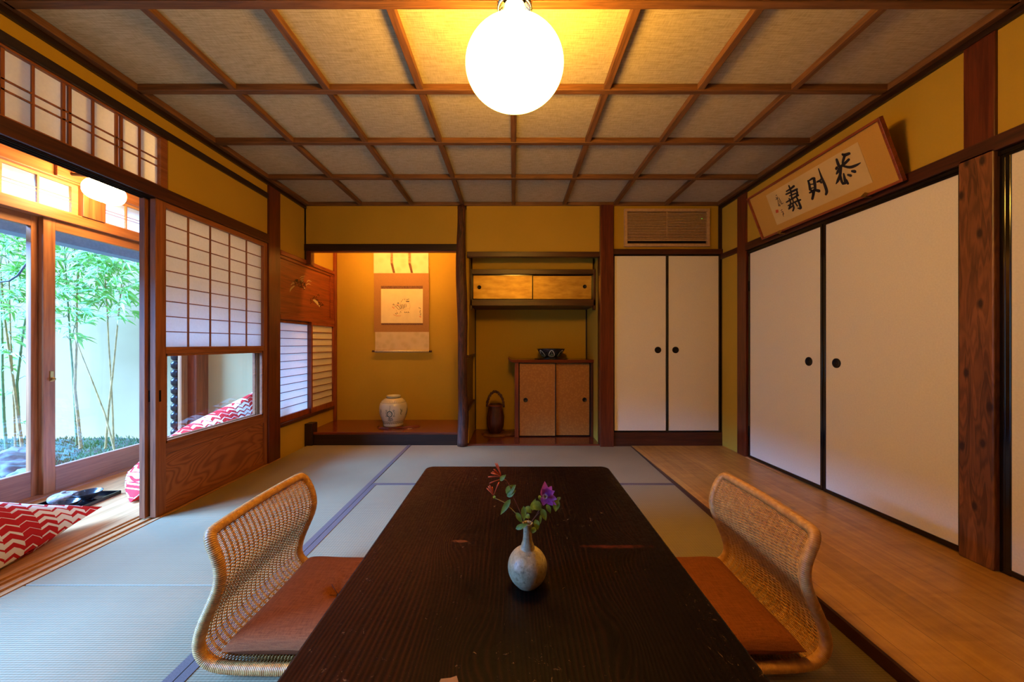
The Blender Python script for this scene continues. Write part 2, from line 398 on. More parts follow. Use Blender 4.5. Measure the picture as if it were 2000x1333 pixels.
# --- tatami mats
def mat_(x0, x1, y0, y1, axis, label, edges):
    t = empty('tatami_mat', ((x0+x1)/2, (y0+y1)/2, -.055))
    g = .0015
    B(x0+g, x1-g, y0+g, y1-g, -.055, 0).build('rush_surface', M_tatY if axis == 'Y' else M_tatX, t, .003)
    for e in edges:
        w_ = .030
        if e == 'L': b = B(x0+g, x0+w_, y0+g, y1-g, -.001, .0016)
        if e == 'R': b = B(x1-w_, x1-g, y0+g, y1-g, -.001, .0016)
        if e == 'F': b = B(x0+g, x1-g, y1-w_, y1-g, -.001, .0016)
        if e == 'N': b = B(x0+g, x1-g, y0+g, y0+w_, -.001, .0016)
        b.build('border', M_heri, t)
    tag(t, label, 'tatami mat', 'tatami mats of the main room')
XS = 1.032
mat_(-1.83, -.909, 1.387, 3.297, 'Y', 'tatami mat along the glazed shoji door, reaching the alcove in the far left corner', 'R')
mat_(-1.83, -.909, -.523, 1.387, 'Y', 'tatami mat bathed in blue daylight at the bottom left, behind the left chair', 'R')
mat_(-.909, XS, 2.37, 3.297, 'X', 'tatami mat lying crosswise in front of the alcove and cabinets', 'N')
mat_(-.909, .062, .46, 2.37, 'Y', 'tatami mat under the left half of the low table and the left chair', 'L')
mat_(.062, XS, .46, 2.37, 'Y', 'tatami mat between the low table and the plank floor, under the right chair', '')
mat_(-.909, XS, -.523, .46, 'X', 'tatami mat crosswise under the near end of the low table', 'F')
# --- plank floor strip (old boards rise a little towards the viewer)
def zf(y): return .004+max(0, min(1, (3.2-y)/1.9))*.040
m = MB(); ys = [YN, 1.3, 2.2, 3.297]
for i in range(3):
    a, b_ = ys[i], ys[i+1]
    m.hexa([(XS+.002,a,-.06),(1.9,a,-.06),(1.9,b_,-.06),(XS+.002,b_,-.06),(XS+.002,a,zf(a)),(1.9,a,zf(a)),(1.9,b_,zf(b_)),(XS+.002,b_,zf(b_))])
struct(m.build('floor', M_plank, origin=(0,0,0)), 'honey-brown plank floor strip along the right wall', 'floor')
struct(B(-2.0, 1.95, YN-.05, 3.3, -.12, -.056).build('floor', W('mid','Y'), origin=(0,0,0)), 'boards under the tatami mats', 'floor')
m = MB()
for i in range(3):
    a, b_ = ys[i], ys[i+1]; m.hexa([(XS-.006,a,-.05),(XS+.002,a,-.05),(XS+.002,b_,-.05),(XS-.006,b_,-.05),(XS-.006,a,zf(a)-.003),(XS+.002,a,zf(a)-.0005),(XS+.002,b_,zf(b_)-.0005),(XS-.006,b_,zf(b_)-.003)])
struct(m.build('trim_90', W('dark','Y'), origin=(0,0,0)), 'dark edge of the raised plank floor', 'trim')
# --- ceiling
cl = struct(B(XL-.02, XR+.02, YN, YB+.02, ZC, ZC+.02).build('ceiling', M_linen), 'ceiling of woven linen panels in a wooden grid', 'ceiling')
for y, wd in ((1.332,.034),(1.794,.033),(2.259,.033),(2.744,.033),(.87,.034),(.41,.034),(-.05,.034),(-.51,.034)):
    B(XL+.03, XR-.03, y-wd/2, y+wd/2, 2.118, ZC).build('ceiling_rail', W('rib','X'), cl, .003)
for k in range(-3, 4):
    B(k*.4485-.016, k*.4485+.016, YN, YB-.03, 2.121, ZC).build('ceiling_rail', W('rib','Y'), cl, .003)
tn = [0]
def trim(m, mat, label=None, bevel=.003, cat='trim'):
    tn[0] += 1
    return struct(m.build('trim_%d' % tn[0], mat, None, bevel), label, cat)
# ceiling edge mouldings: brown above, near-black below
trim(B(XL-.02, XL+.045, YN, YB, 2.118, ZC), W('rib','Y'), 'brown ceiling moulding along the left wall')
trim(B(XR-.045, XR+.02, YN, YB, 2.118, ZC), W('rib','Y'), 'brown ceiling moulding along the right wall')
trim(B(XL, XR, YB-.035, YB+.02, 2.118, ZC), W('rib','X'), 'brown ceiling moulding along the far wall')
trim(B(XL-.02, XL+.018, YN, YB, 2.092, 2.118), W('black','Y'), 'dark moulding under the ceiling on the left wall')
trim(B(XR-.018, XR+.02, YN, YB, 2.092, 2.118), W('black','Y'), 'dark moulding under the ceiling on the right wall')
trim(B(XL, XR, YB-.014, YB+.02, 2.098, 2.118), W('black','X'), 'dark moulding under the ceiling on the far wall')

# --- LEFT WALL
YP0, YP1 = 2.782, 2.922
YT = 3.84     # back plane of the alcoves
m = MB()
m.box(XL-.05, XL, YN, YP0, 2.0, ZC)
m.box(XL-.05, XL, 1.985, YP0, 1.71, 2.0)
m.box(XL-.05, XL, YP1, YT, 1.63, ZC)
m.box(XL-.05, XL, YP1, YT, -.06, .245)
m.box(XL-.05, XL, YN, -.15, -.06, 2.0)
struct(m.build('wall_left', M_wall, origin=(0,0,0)), 'ochre plaster of the left wall above the shoji', 'wall')
trim(B(XL-.055, XL+.012, YP0, YP1, -.05, 2.118), W('post'), 'dark red-brown square post between shoji door and alcove')
trim(B(XL-.05, XL+.012, YN, YP0, 1.990, 2.030), W('black','Y'), 'dark picture rail high on the left wall')
m = MB()
for xa, xb in ((-.070,-.056),(-.049,-.036),(-.029,-.014),(-.009,-.002)): m.box(XL+xa, XL+xb, YN, YP0, 1.652, 1.656)
trim(m, plain('matt_dark_wood', (.022,.009,.004), .9, 0, 60, .3, 0, .03), 'grooved dark underside of the shoji lintel', 0)  # underside strips, darker and duller than the lintel above
trim(B(XL-.07, XL+.014, YN, YP0, 1.656, 1.722), W('dark','Y'), 'grooved lintel over the sliding shoji doors')
trim(B(XL-.045, XL+.016, YP1, YT, 1.606, 1.642), W('red','Y'), 'reddish rail above the carved panel')
trim(B(XL-.045, XL+.016, YP1, YT-.01, 1.097, 1.135), W('red','Y'), 'reddish rail between carved panel and small shoji')
trim(B(XL-.045, XL+.016, YP1, YT-.01, .240, .268), W('dark','Y'), 'dark sill under the small shoji')
trim(B(XL-.045, XL+.022, YT-.045, YT, .115, 2.0), W('red'), 'slim corner post at the back of the alcove')
# sill with two grooves
m = MB()
for x0, x1, z1 in ((-1.83,-1.838,.003),(-1.838,-1.845,.003),(-1.845,-1.875,-.004),(-1.875,-1.885,.003),(-1.885,-1.925,-.004),(-1.925,-1.935,.003),(-1.935,-1.958,-.004),(-1.958,-1.99,.003)):
    m.box(x0, x1, YN, YP0+.14, -.06, z1)
trim(m, W('light','Y'), 'grooved wooden sill between tatami and veranda', .0)
# transom shoji over the opening
wn = [0]
def window(loc, label=None):
    wn[0] += 1; o = empty('window_%d' % wn[0], loc); struct(o, label, 'window'); return o
wd = window((XL-.02, .9, 1.722), 'paper transom windows above the open shoji')
m = MB(); m.box(XL-.045, XL-.004, 1.948, 1.985, 1.722, 1.99); m.box(XL-.045, XL-.005, YN, 1.948, 1.722, 1.734); m.box(XL-.045, XL-.005, YN, 1.948, 1.982, 1.992)
k = 0; y = 1.948
m2 = MB()
while y > YN+.2:
    m2.box(XL-.022, XL-.016, y-.102, y-.093, 1.73, 1.985)
    m2.box(XL-.023, XL-.015, y-.190, y-.179, 1.73, 1.985); m2.box(XL-.023, XL-.015, y-.211, y-.200, 1.73, 1.985)
    # slats on the veranda side, seen as soft shadows through the paper
    m2.box(XL-.068, XL-.055, y-.075, y-.048, 1.73, 1.985); m2.box(XL-.068, XL-.055, y-.165, y-.140, 1.73, 1.985)
    y -= .2055
for z in (1.833, 1.871): m2.box(XL-.022, XL-.015, YN, 1.948, z-.003, z+.003)
m.build('window_frame', W('mid','Y'), wd, .001); m2.build('lattice', W('mid'), wd)
MB().add([(XL-.024,YN,1.73),(XL-.024,1.95,1.73),(XL-.024,1.95,1.985),(XL-.024,YN,1.985)], [(0,1,2,3)]).build('shoji_paper', m_paper('transom_paper', (.88,.80,.58), .68), wd)  # paper tinted warmer to carry the veranda lamp's glow in its colour

dn = [0]
def door(loc, label=None, structure=True):
    dn[0] += 1; o = empty('door_%d' % dn[0], loc); struct(o, label, 'door'); return o
M_fig = m_figured()
def shoji_door(xc, y0, y1, label, bars=True):
    """sliding door: paper lattice above, glass below, figured cedar board at the bottom"""
    d = door((xc, (y0+y1)/2, .004), label)
    a, b_ = xc-.015, xc+.015
    s = .058 if y1-y0 > .8 else .05
    zt, zp1, zp0, zg1, zg0, zb1 = 1.655, 1.624, .886, .848, .372, .316
    B(a, b_, y0, y0+s, .004, zt).build('stile', W('mid'), d, .002)
    B(a, b_, y1-.036, y1, .004, zt).build('stile', W('mid'), d, .002)
    for z0, z1 in ((zp1, zt), (zg1, zp0), (zb1, zg0), (.004, .03)):
        B(a+.001, b_-.001, y0+s, y1-.036, z0, z1).build('rail', W('mid','Y'), d, .002)
    ya, yb = y0+s, y1-.036
    m = MB()
    for i in range(1, 5): yy = ya+(yb-ya)*i/5; m.box(a+.008, a+.014, yy-.0042, yy+.0042, zp0, zp1)
    for i in range(1, 9): zz = zp0+(zp1-zp0)*i/9; m.box(a+.009, a+.015, ya, yb, zz-.0025, zz+.0025)
    m.build('lattice', W('mid'), d)
    MB().add([(a+.008,ya,zp0),(a+.008,yb,zp0),(a+.008,yb,zp1),(a+.008,ya,zp1)], [(0,1,2,3)]).build('shoji_paper', M_paper, d)
    MB().add([(xc,ya,zg0),(xc,yb,zg0),(xc,yb,zg1),(xc,ya,zg1)], [(0,1,2,3)]).build('glass_pane', M_glass, d)
    m = MB(); e = .012
    for q in ((ya,ya+e,zg0,zg1),(yb-e,yb,zg0,zg1)): m.box(a+.006, b_-.006, *q)
    for q in ((ya,yb,zg0,zg0+e),(ya,yb,zg1-e,zg1)): m.box(a+.006, b_-.006, *q)
    m.build('glazing_bead', W('mid','Y'), d)
    B(xc-.006, xc+.006, ya, yb, .03, zb1).build('bottom_board', M_fig, d)
    B(b_-.001, b_+.0015, y0+.018, y0+.028, .60, .66).build('finger_pull', M_blackm, d)
    return d
shoji_door(-1.861, 1.915, 2.782, 'sliding shoji door facing the room, paper grid over glass and a figured board')
shoji_door(-1.907, 1.905, 2.772, 'second shoji door slid open, stacked on the veranda side of the first')
# --- veranda (engawa)
XO = -2.86; ZE = -.02; YE = 3.37
m = B(-3.02, -1.99, YN, YE+.05, -.08, ZE)
M_eng = W('light','Y')
struct(m.build('floor', M_eng, origin=(0,0,0)), 'pale polished veranda boards', 'floor')
struct(B(-3.02, -1.99, YE, YE+.05, ZE, 2.2).build('wall_veranda', m_plaster('veranda_plaster', (.42,.30,.14)), origin=(0,0,0)), 'plaster end wall of the veranda', 'wall')
struct(B(-3.02, -1.85, YN-.05, YN, -.08, 2.2).build('wall_near', M_wall, origin=(0,0,0)), 'wall closing the near end of the veranda', 'wall')
struct(B(-2.95, XL-.05, YN, YE, 2.14, 2.17).build('ceiling', W('mid','Y'), origin=(0,0,0)), 'board ceiling of the veranda', 'ceiling')
trim(B(-2.345, -2.325, YE-.012, YE+.01, ZE, 2.1), W('black'), 'dark batten on the veranda end wall')
trim(B(XO+.0, XO+.09, YE-.13, YE, ZE, 2.14), W('red'), 'red-brown corner post of the veranda')
trim(B(XO-.02, XO+.05, YN, YE, 1.930, 2.14), W('cedar','Y'), 'broad cedar beam above the veranda transoms')
trim(B(XO-.07, XO+.04, YN, YE, 1.672, 1.735), W('cedar','Y'), 'cedar lintel above the glass doors')
trim(B(XO-.05, XO+.05, 2.425, 2.56, 1.735, 1.93), W('mid'), 'short strut between the veranda transoms')
trim(B(XO-.09, XO+.055, YN, YE, -.05, -.012), W('weather','Y'), 'threshold under the glass doors')
def transom(y0, y1, label):
    o = window((XO, (y0+y1)/2, 1.735), label); m = MB()
    m.box(XO-.02, XO+.015, y1-.035, y1, 1.748, 1.915); m.box(XO-.02, XO+.015, y0, y0+.02, 1.748, 1.915)
    m.box(XO-.02, XO+.015, y0, y1, 1.735, 1.748); m.box(XO-.02, XO+.015, y0, y1, 1.915, 1.93)
    m.build('window_frame', W('light','Y'), o)
    m = MB(); n = max(1, int((y1-y0)/.165))
    for i in range(1, n): yy = y0+.02+(y1-y0-.055)*i/n; m.box(XO-.002, XO+.010, yy-.005, yy+.005, 1.748, 1.915)
    for z in (1.818, 1.838): m.box(XO+.001, XO+.007, y0, y1, z-.0025, z+.0025)
    m.build('lattice', W('light','Y'), o)
    MB().add([(XO-.004,y0,1.748),(XO-.004,y1,1.748),(XO-.004,y1,1.915),(XO-.004,y0,1.915)], [(0,1,2,3)]).build('shoji_paper', M_paper, o)
transom(YN+.1, 2.425, 'near paper transom above the veranda glass')
transom(2.56, YE-.14, 'far paper transom above the veranda glass')
def glass_door(xc, y0, y1, label, sl=.06, sr=.06, lock=False):
    d = door((xc, (y0+y1)/2, -.012), label); a, b_ = xc-.016, xc+.016
    B(a, b_, y0, y0+sl, -.012, 1.672).build('stile', W('cedar'), d, .002)
    B(a, b_, y1-sr, y1, -.012, 1.672).build('stile', W('cedar'), d, .002)
    B(a, b_, y0+sl, y1-sr, 1.607, 1.672).build('rail', W('cedar','Y'), d, .002)
    B(a, b_, y0+sl, y1-sr, -.012, .138).build('rail', W('weather','Y'), d, .002)
    MB().add([(xc,y0+sl,.138),(xc,y1-sr,.138),(xc,y1-sr,1.607),(xc,y0+sl,1.607)], [(0,1,2,3)]).build('glass_pane', M_glass, d)
    if lock:
        br = plain('brass_lock', (.45,.27,.09), .35, .9, 60)
        k = B(b_, b_+.004, y0+.030, y0+.050, .67, .735).build('lock', br, d, .002)
        MB().lathe([(.001,0),(.009,.002),(.011,.012),(.006,.018),(.001,.02)], (b_+.012, y0+.040, .675), 16).build('lock_knob', br, k)
glass_door(XO-.035, 1.22, 2.275, 'near glass door of the veranda on the outer track')
glass_door(XO+.0, 2.245, 3.24, 'glass door with a brass lock on the inner track', lock=True)
glass_door(XO+.0, .12, 1.25, 'glass door nearer than the visible ones')
glass_door(XO-.035, YN+.02, .15, 'glass door at the near end of the veranda')
# --- small shoji in the left wall by the alcove
def small_shoji(y0, y1, xc, label):
    o = window((xc, (y0+y1)/2, .268), label); a, b_ = xc-.012, xc+.012; m = MB()
    m.box(a, b_, y0, y0+.022, .315, 1.072); m.box(a, b_, y1-.022, y1, .315, 1.072)
    m.box(a, b_, y0, y1, 1.072, 1.097); m.box(a, b_, y0, y1, .268, .315)
    m.build('window_frame', W('red','Z'), o, .0015); m = MB()
    for i in range(1, 12): z = .315+(1.072-.315)*i/12; m.box(xc-.004, xc+.002, y0+.02, y1-.02, z-.0024, z+.0024)
    m.build('lattice', W('red','Y'), o)
    MB().add([(xc-.006,y0+.02,.31),(xc-.006,y1-.02,.31),(xc-.006,y1-.02,1.08),(xc-.006,y0+.02,1.08)], [(0,1,2,3)]).build('shoji_paper', m_paper('window_paper', (.78,.72,.60), .17), o)
small_shoji(2.925, 3.395, XL-.022, 'small ladder-barred shoji window lit blue by the veranda')
small_shoji(3.365, 3.80, XL+.003, 'small ladder-barred shoji window inside the alcove')
trim(B(XL-.055, XL-.010, 3.405, YT, .245, 1.64), M_wall, 'plaster behind the far small shoji')
# carved panel with crane and tortoise
cp = empty('carved_panel', (XL, 3.37, 1.135)); tag(cp, 'reddish wooden panel with pierced crane and tortoise carvings above the small shoji', 'carved panel')
m = MB(); x0, x1 = XL-.02, XL+.006
m.box(x0, x1, YP1, YT-.045, 1.135, 1.162); m.box(x0, x1, YP1, YT-.045, 1.582, 1.606); m.box(x0, x1, YT-.105, YT-.045, 1.162, 1.582)
m.build('frame', W('red','Y'), cp, .002)
B(XL-.016, XL-.004, YP1, YT-.10, 1.16, 1.585).build('board', W('red','Y'), cp)
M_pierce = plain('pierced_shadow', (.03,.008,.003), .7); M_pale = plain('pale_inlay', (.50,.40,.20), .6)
def pm(px, py): return P(530+px/7.407, 480+py/7.407, X=XL-.002)
m = MB()
for s_ in ([(268,670,4),(285,625,22),(330,585,16)],[(283,570,6),(300,555,14),(332,548,6)],[(300,535,4),(318,530,8),(330,545,3)],[(410,470,4),(440,450,12),(488,440,5)],[(420,495,4),(445,478,11),(475,470,5)],
           [(425,515,4),(445,503,11),(468,502,4)],[(435,530,3),(450,520,9),(460,525,4)],[(515,530,4),(535,505,12),(580,522,5)],[(495,580,4),(530,552,12),(570,565,5)],[(475,610,14),(485,625,8)]):
    m.stroke(s_, pm)
for s_ in ([(615,790,26),(650,815,34),(672,850,22)],[(690,870,18),(700,885,8)]): m.stroke(s_, pm)
m.build('pale_inlay', M_pale, cp)
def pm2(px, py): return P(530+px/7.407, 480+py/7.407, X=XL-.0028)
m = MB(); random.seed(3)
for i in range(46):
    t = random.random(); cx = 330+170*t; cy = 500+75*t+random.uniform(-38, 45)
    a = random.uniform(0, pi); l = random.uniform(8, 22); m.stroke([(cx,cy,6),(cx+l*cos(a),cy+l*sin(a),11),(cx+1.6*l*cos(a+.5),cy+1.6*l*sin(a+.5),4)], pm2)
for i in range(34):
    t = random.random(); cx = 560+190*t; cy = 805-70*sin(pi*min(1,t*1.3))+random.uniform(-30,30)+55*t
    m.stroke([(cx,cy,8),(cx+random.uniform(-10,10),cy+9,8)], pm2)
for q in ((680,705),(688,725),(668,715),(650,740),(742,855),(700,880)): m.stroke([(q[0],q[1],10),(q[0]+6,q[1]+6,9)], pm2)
m.build('piercing_shade', M_pierce, cp)  # flat dark strokes painted for the shade inside the piercings

# --- BACK WALL
XA, XB = -.47, -.40          # partition between picture alcove and shelf alcove
zl = 1.782
m = MB()
m.box(XL, -.495, YB-.02, YB+.02, zl, 2.12)
m.box(-.414, .78, YB-.02, YB+.02, 1.69, 2.12)
m.box(.86, XR+.02, YB-.02, YB+.02, 1.733, 2.12)
m.box(XL-.05, .80, YT+.001, YT+.04, -.06, 2.2)                     # back of both alcoves
m.box(XA, XB, YB+.02, YT, .80, 2.15)
m.box(XA, XB, YB+.02, YT, -.02, .30)
m.box(.759, .80, YB+.02, YT, -.02, 2.15)
m.box(.80, XR+.05, YB+.05, YB+.09, -.06, 1.74)                 # behind the closet doors
struct(m.build('wall_back', M_wall, origin=(0,0,0)), 'ochre plaster of the far wall and its alcoves', 'wall')
struct(B(XL, .80, YB-.0, YT+.04, 2.12, 2.15).build('ceiling', W('mid','X'), origin=(0,0,0)), 'board ceiling inside the alcoves', 'ceiling')
# partition opening; the dark board inside it stands for its shade
m = MB(); m.box(XA-.004, XB+.004, YB+.02, YT, .775, .80); m.box(XA-.004, XB+.004, YB+.02, YT, .30, .325)
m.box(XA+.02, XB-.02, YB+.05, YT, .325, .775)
trim(m, W('dark','Y'), 'dark framed opening, a board for its shade, low in the partition between alcoves')
trim(B(XL, -.43, YB-.028, YB+.03, 1.722, zl), W('black','X'), 'dark lintel over the picture alcove')
trim(B(XL, -.43, YB-.02, YB+.03, 1.714, 1.722), W('red','X'), 'reddish underside of the picture alcove lintel')
trim(B(-.41, .765, YB-.028, YB+.03, 1.668, 1.714), W('dark','X'), 'gnarled dark lintel over the shelf alcove')
trim(B(.759, .875, YB-.055, YB+.05, -.05, 2.118), W('post'), 'red-brown square post left of the twin white doors')
trim(B(.875, XR, YB-.045, YB+.02, 1.688, 1.733), W('dark','X'), 'lintel over the twin white doors')
trim(B(.875, XR, YB-.035, YB+.05, -.02, .122), W('dark','X'), 'dark base under the twin white doors')
trim(B(XR-.03, XR+.02, YB-.03, YB+.04, -.02, 2.118), W('black'), 'dark corner strip at the far right')
trim(B(XL-.01, XL+.016, YB-.02, YB+.03, 1.64, 2.118), W('black'), 'dark corner strip at the far left')
trim(B(XL, XL+.056, YB-.018, YB+.04, 1.60, zl), W('post'), 'short hanging post end at the left of the alcove lintel')
trim(B(XL, XL+.068, YB-.02, YB+.07, -.02, .193), W('black'), 'dark stub post at the left of the alcove platform')
trim(B(XB+.002, XB+.012, YT-.012, YT, .02, 1.7), W('black'), 'dark corner strip in the shelf alcove')
trim(B(.745, .759, YT-.012, YT, .02, 1.7), W('black'), 'dark right corner strip in the shelf alcove')
# alcove platform
o = B(XL+.001, XA-.006, YB+.001, YT-.001, -.05, .092).build('alcove_platform', W('black','X')); 
tag(o, 'raised alcove platform with glossy red-brown top and black front', 'platform')
pb = B(XL+.001, XA-.006, YB+.001, YT-.001, .092, .114).build('platform_board', W('plat','X'), o, .003)
struct(B(XB-.03, .80, YB-.02, YT, -.05, .014).build('floor', W('plat','X'), origin=(0,0,0)), 'reddish board floor of the shelf alcove', 'floor')
# bark post
m = MB(); pts = []; rr = []
for i in range(60):
    z = 2.118*i/59
    cx = -.4545+.008*sin(z*2.3+.5)+.004*sin(z*7); pts.append((cx, YB-.02, z)); rr.append(.043+.004*sin(z*5+1)-.007*max(0, z-1.6)/.5)
m.tube(pts, rr, 28)
for i, p in enumerate(m.v):
    a = math.atan2(p.y-(YB-.02), p.x+.4545); q = 1+.10*noise.noise(Vector((cos(a)*4, sin(a)*4, p.z*5)))+.05*noise.noise(Vector((cos(a)*12, sin(a)*12, p.z*4)))
    m.v[i] = Vector((-.4545+(p.x+.4545)*q, YB-.02+(p.y-YB+.02)*q, p.z))
tag(m.build('alcove_post', m_bark()), 'gnarled bark-textured round post between the two alcoves', 'post')
# closet doors at the back
def pull(x, y, z, n, parent, r=.027):
    # recessed round finger pull facing n
    m = MB(); prof = [(r*1.06,0),(r*1.06,.0032),(r*.90,.0036),(r*.82,.0012),(.0005,.0008)]
    m.lathe(prof, (0,0,0), 28, cap=False)
    q = Vector((0,0,1)).rotation_difference(Vector(n)).to_matrix()
    m.v = [q@p+Vector((x,y,z)) for p in m.v]
    m.build('handle', M_blackm, parent)
def back_door(x0, x1, px, label):
    d = door(((x0+x1)/2, YB-.02, .124), label); y0, y1 = YB-.03, YB-.006; z0, z1 = .124, 1.686; e = .012
    m = MB(); m.box(x0, x0+e, y0, y1, z0+e, z1-e); m.box(x1-e, x1, y0, y1, z0+e, z1-e); m.box(x0, x1, y0, y1, z0, z0+e); m.box(x0, x1, y0, y1, z1-e, z1)
    m.build('frame', M_lacq, d, .002); B(x0+e, x1-e, y0+.004, y1, z0+e, z1-e).build('panel', M_fus, d); pull(px, y0+.004, .846, (0,-1,0), d)
back_door(.878, 1.353, 1.272, 'left of the twin white closet doors on the far wall'); back_door(1.353, XR-.008, 1.427, 'right of the twin white closet doors on the far wall')
# air-conditioner grille
g = empty('air_conditioner_grille', (1.348, YB-.02, 1.755)); tag(g, 'beige slatted air conditioner grille above the twin white doors', 'vent')
M_cream = plain('cream_plastic', (.50,.30,.13), .55)
m = MB(); a0, a1, b0, b1 = .973, 1.723, 1.755, 2.087; y0, y1 = YB-.045, YB-.018; e = .026
m.box(a0,a0+e,y0,y1,b0+e,b1-e); m.box(a1-e,a1,y0,y1,b0+e,b1-e); m.box(a0,a1,y0,y1,b0,b0+e); m.box(a0,a1,y0,y1,b1-e,b1)
m.build('frame', M_cream, g, .003)
B(a0+e, a1-e, YB-.022, YB-.0205, b0+e, b1-e).build('backing', M_blackm, g)
for i in range(19):
    z = b0+.045+i*.0138
    if i == 0: continue
    m = MB(); m.box(a0+e, a1-e, y0+.004, y0+.016, z-.0042, z+.0034); m.build('slat', M_cream, g)
m = B((a0+a1)/2-.003, (a0+a1)/2+.003, y0+.006, y0+.018, b0+.09, b1-e); m.build('divider', M_cream, g)
B(a0+e, a1-e, y0+.002, y0+.016, b0+.050, b0+.062).build('lower_bar', M_cream, g)
MB().lathe([(.0035,0),(.0035,.003),(.0005,.004)], (1.652, y0+.003, 1.998), 10).build('indicator_light', m_emit('green_led', (.3, 1.6, .2)), g)

# upper cabinet (gold doors)
def cab_door(x0, x1, y, z0, z1, mat, parent, hx, hz, hr):
    d = MB(); e = .010; y1 = y+.018
    d.box(x0+e, x1-e, y+.003, y1, z0+e, z1-e); dd = d.build('door', mat, parent)
    m = MB(); m.box(x0,x0+e,y,y1,z0+e,z1-e); m.box(x1-e,x1,y,y1,z0+e,z1-e); m.box(x0,x1,y,y1,z0,z0+e); m.box(x0,x1,y,y1,z1-e,z1); m.build('door_frame', M_lacq, dd, .0015)
    pull(hx, y+.003, hz, (0,-1,0), dd, hr)
def m_gold():
    m, nt, b = newmat('gold_leaf_paper'); n = noise_n(nt, coords(nt, (1,1,3)), 10, 5); vo = nd(nt, 'ShaderNodeTexBrick'); vo.inputs['Scale'].default_value = 1
    nt.links.new(ramp(nt, n, [(.3, (.40,.22,.035)), (.7, (.62,.38,.07))]), b.inputs['Base Color']); b.inputs['Metallic'].default_value = .55; b.inputs['Roughness'].default_value = .42; bump(nt, b, n, .1); return m
def m_seed():
    m, nt, b = newmat('patterned_tan_paper'); vo = nd(nt, 'ShaderNodeTexVoronoi'); vo.inputs['Scale'].default_value = 55; nt.links.new(coords(nt), vo.inputs['Vector'])
    nt.links.new(ramp(nt, vo.outputs['Distance'], [(.2, (.44,.18,.028)), (.6, (.36,.135,.018))]), b.inputs['Base Color']); b.inputs['Roughness'].default_value = .6; return m
M_gold = m_gold(); M_seed = m_seed()
YC = 3.45
u = empty('wall_cabinet', (.18, YC+.18, 1.252)); tag(u, 'hanging upper cabinet with two gold sliding doors in the shelf alcove', 'cabinet')
zz = lambda py, Y: CH-(py-VY)*Y/F
B(-.398, .757, YC-.02, YT, zz(536.5,YC), zz(527,YC)).build('top_board', W('dark','X'), u, .002)
B(-.398, .757, YC-.03, YT, zz(598,YC), zz(586,YC)).build('bottom_board', W('dark','X'), u, .002)
B(-.398, -.383, YC-.03, YC+.02, zz(606,YC), zz(527,YC)).build('side_post', W('dark'), u, .002)
B(.737, .757, YC-.03, YC+.02, zz(606,YC), zz(527,YC)).build('side_post', W('dark'), u, .002)
B(-.383, .737, YC+.05, YT-.01, zz(586,YC), zz(536.5,YC)).build('body', W('dark','X'), u)
B(-.383, .737, YC+.004, YC+.03, zz(527,YC), 1.70).build('plaster_fill', M_wall, u)
cab_door(-.383, .182, YC, zz(586,YC), zz(536.5,YC), M_gold, u, (936-VX)*YC/F, zz(561.5,YC), .017)
cab_door(.172, .737, YC+.019, zz(586,YC), zz(536.5,YC), M_gold, u, (1143-VX)*YC/F, zz(559.5,YC), .017)
# lower cabinet
YK = 3.53
k = empty('low_cabinet', (.38, YK+.15, .014)); tag(k, 'low cabinet with two tan patterned sliding doors and an overhanging dark top', 'cabinet')
m = MB()
prof = [(-.048,.775),(-.040,.765),(-.015,.750),(.757,.750),(.757,.722),(.0,.722),(-.035,.733),(-.052,.765)]
m.poly([(x, YK-.03, z) for x, z in prof][::-1], (0,1,0), YT-YK+.03); m.build('top_board', W('plat','X'), k, .002)
B(.012, .048, YK-.012, YK+.04, .014, .722).build('side_post', W('red'), k, .002)
B(.735, .757, YK-.012, YK+.04, .014, .722).build('side_post', W('dark'), k, .002)
B(.048, .735, YK+.045, YT-.01, .014, .722).build('body', W('dark','X'), k)
B(.012, .04, YK+.04, YT-.01, .014, .722).build('side_panel', W('red'), k)
cab_door(.048, .405, YK, .016, .722, M_seed, k, (1026.5-VX)*YK/F, zz(782,YK), .020)
cab_door(.395, .735, YK+.019, .016, .722, M_seed, k, (1142.5-VX)*YK/F, zz(782,YK), .020)

# --- RIGHT WALL
m = MB()
m.box(XR, XR+.05, YN, YB, 1.66, ZC); m.box(XR, XR+.05, 3.0, YB, -.02, 1.66); m.box(XR+.045, XR+.09, YN, 3.0, -.05, 1.70)
struct(m.build('wall_right', M_wall, origin=(0,0,0)), 'ochre plaster of the right wall', 'wall')
trim(B(XR-.012, XR+.05, 2.913, 3.03, -.02, 2.10), W('post'), 'red-brown post at the far end of the right wall')
trim(B(XR-.022, XR+.045, YN, 2.913, 1.632, 1.690), W('dark','Y'), 'reddish lintel rail along the right wall')
trim(B(XR-.016, XR+.045, 3.03, YB, 1.645, 1.690), W('dark','Y'), 'short rail in the far right corner')
trim(B(XR-.012, XR+.05, 1.407, 1.506, 1.690, 2.10), W('post'), 'dark red post above the lintel rail')
o = B(XR-.022, XR+.04, 1.4026, 1.514, zf(1.4), 1.645).build('knotty_post', m_knotty(), None, .004)
tag(o, 'broad knotty brown pine post between the white doors on the right', 'post')
trim(B(XR-.006, XR+.045, YN, 2.913, 1.612, 1.632), M_lacq, 'black head frame over the right doors')
m = MB(); a, b_ = 1.5, 2.913
m.hexa([(XR-.02,YN,.0),(XR+.045,YN,.0),(XR+.045,b_,.0),(XR-.02,b_,.0),(XR-.02,YN,zf(1.3)+.010),(XR+.045,YN,zf(1.3)+.010),(XR+.045,b_,zf(b_)+.006),(XR-.02,b_,zf(b_)+.006)])
trim(m, W('light','Y'), 'thin pale strip at the foot of the right doors')
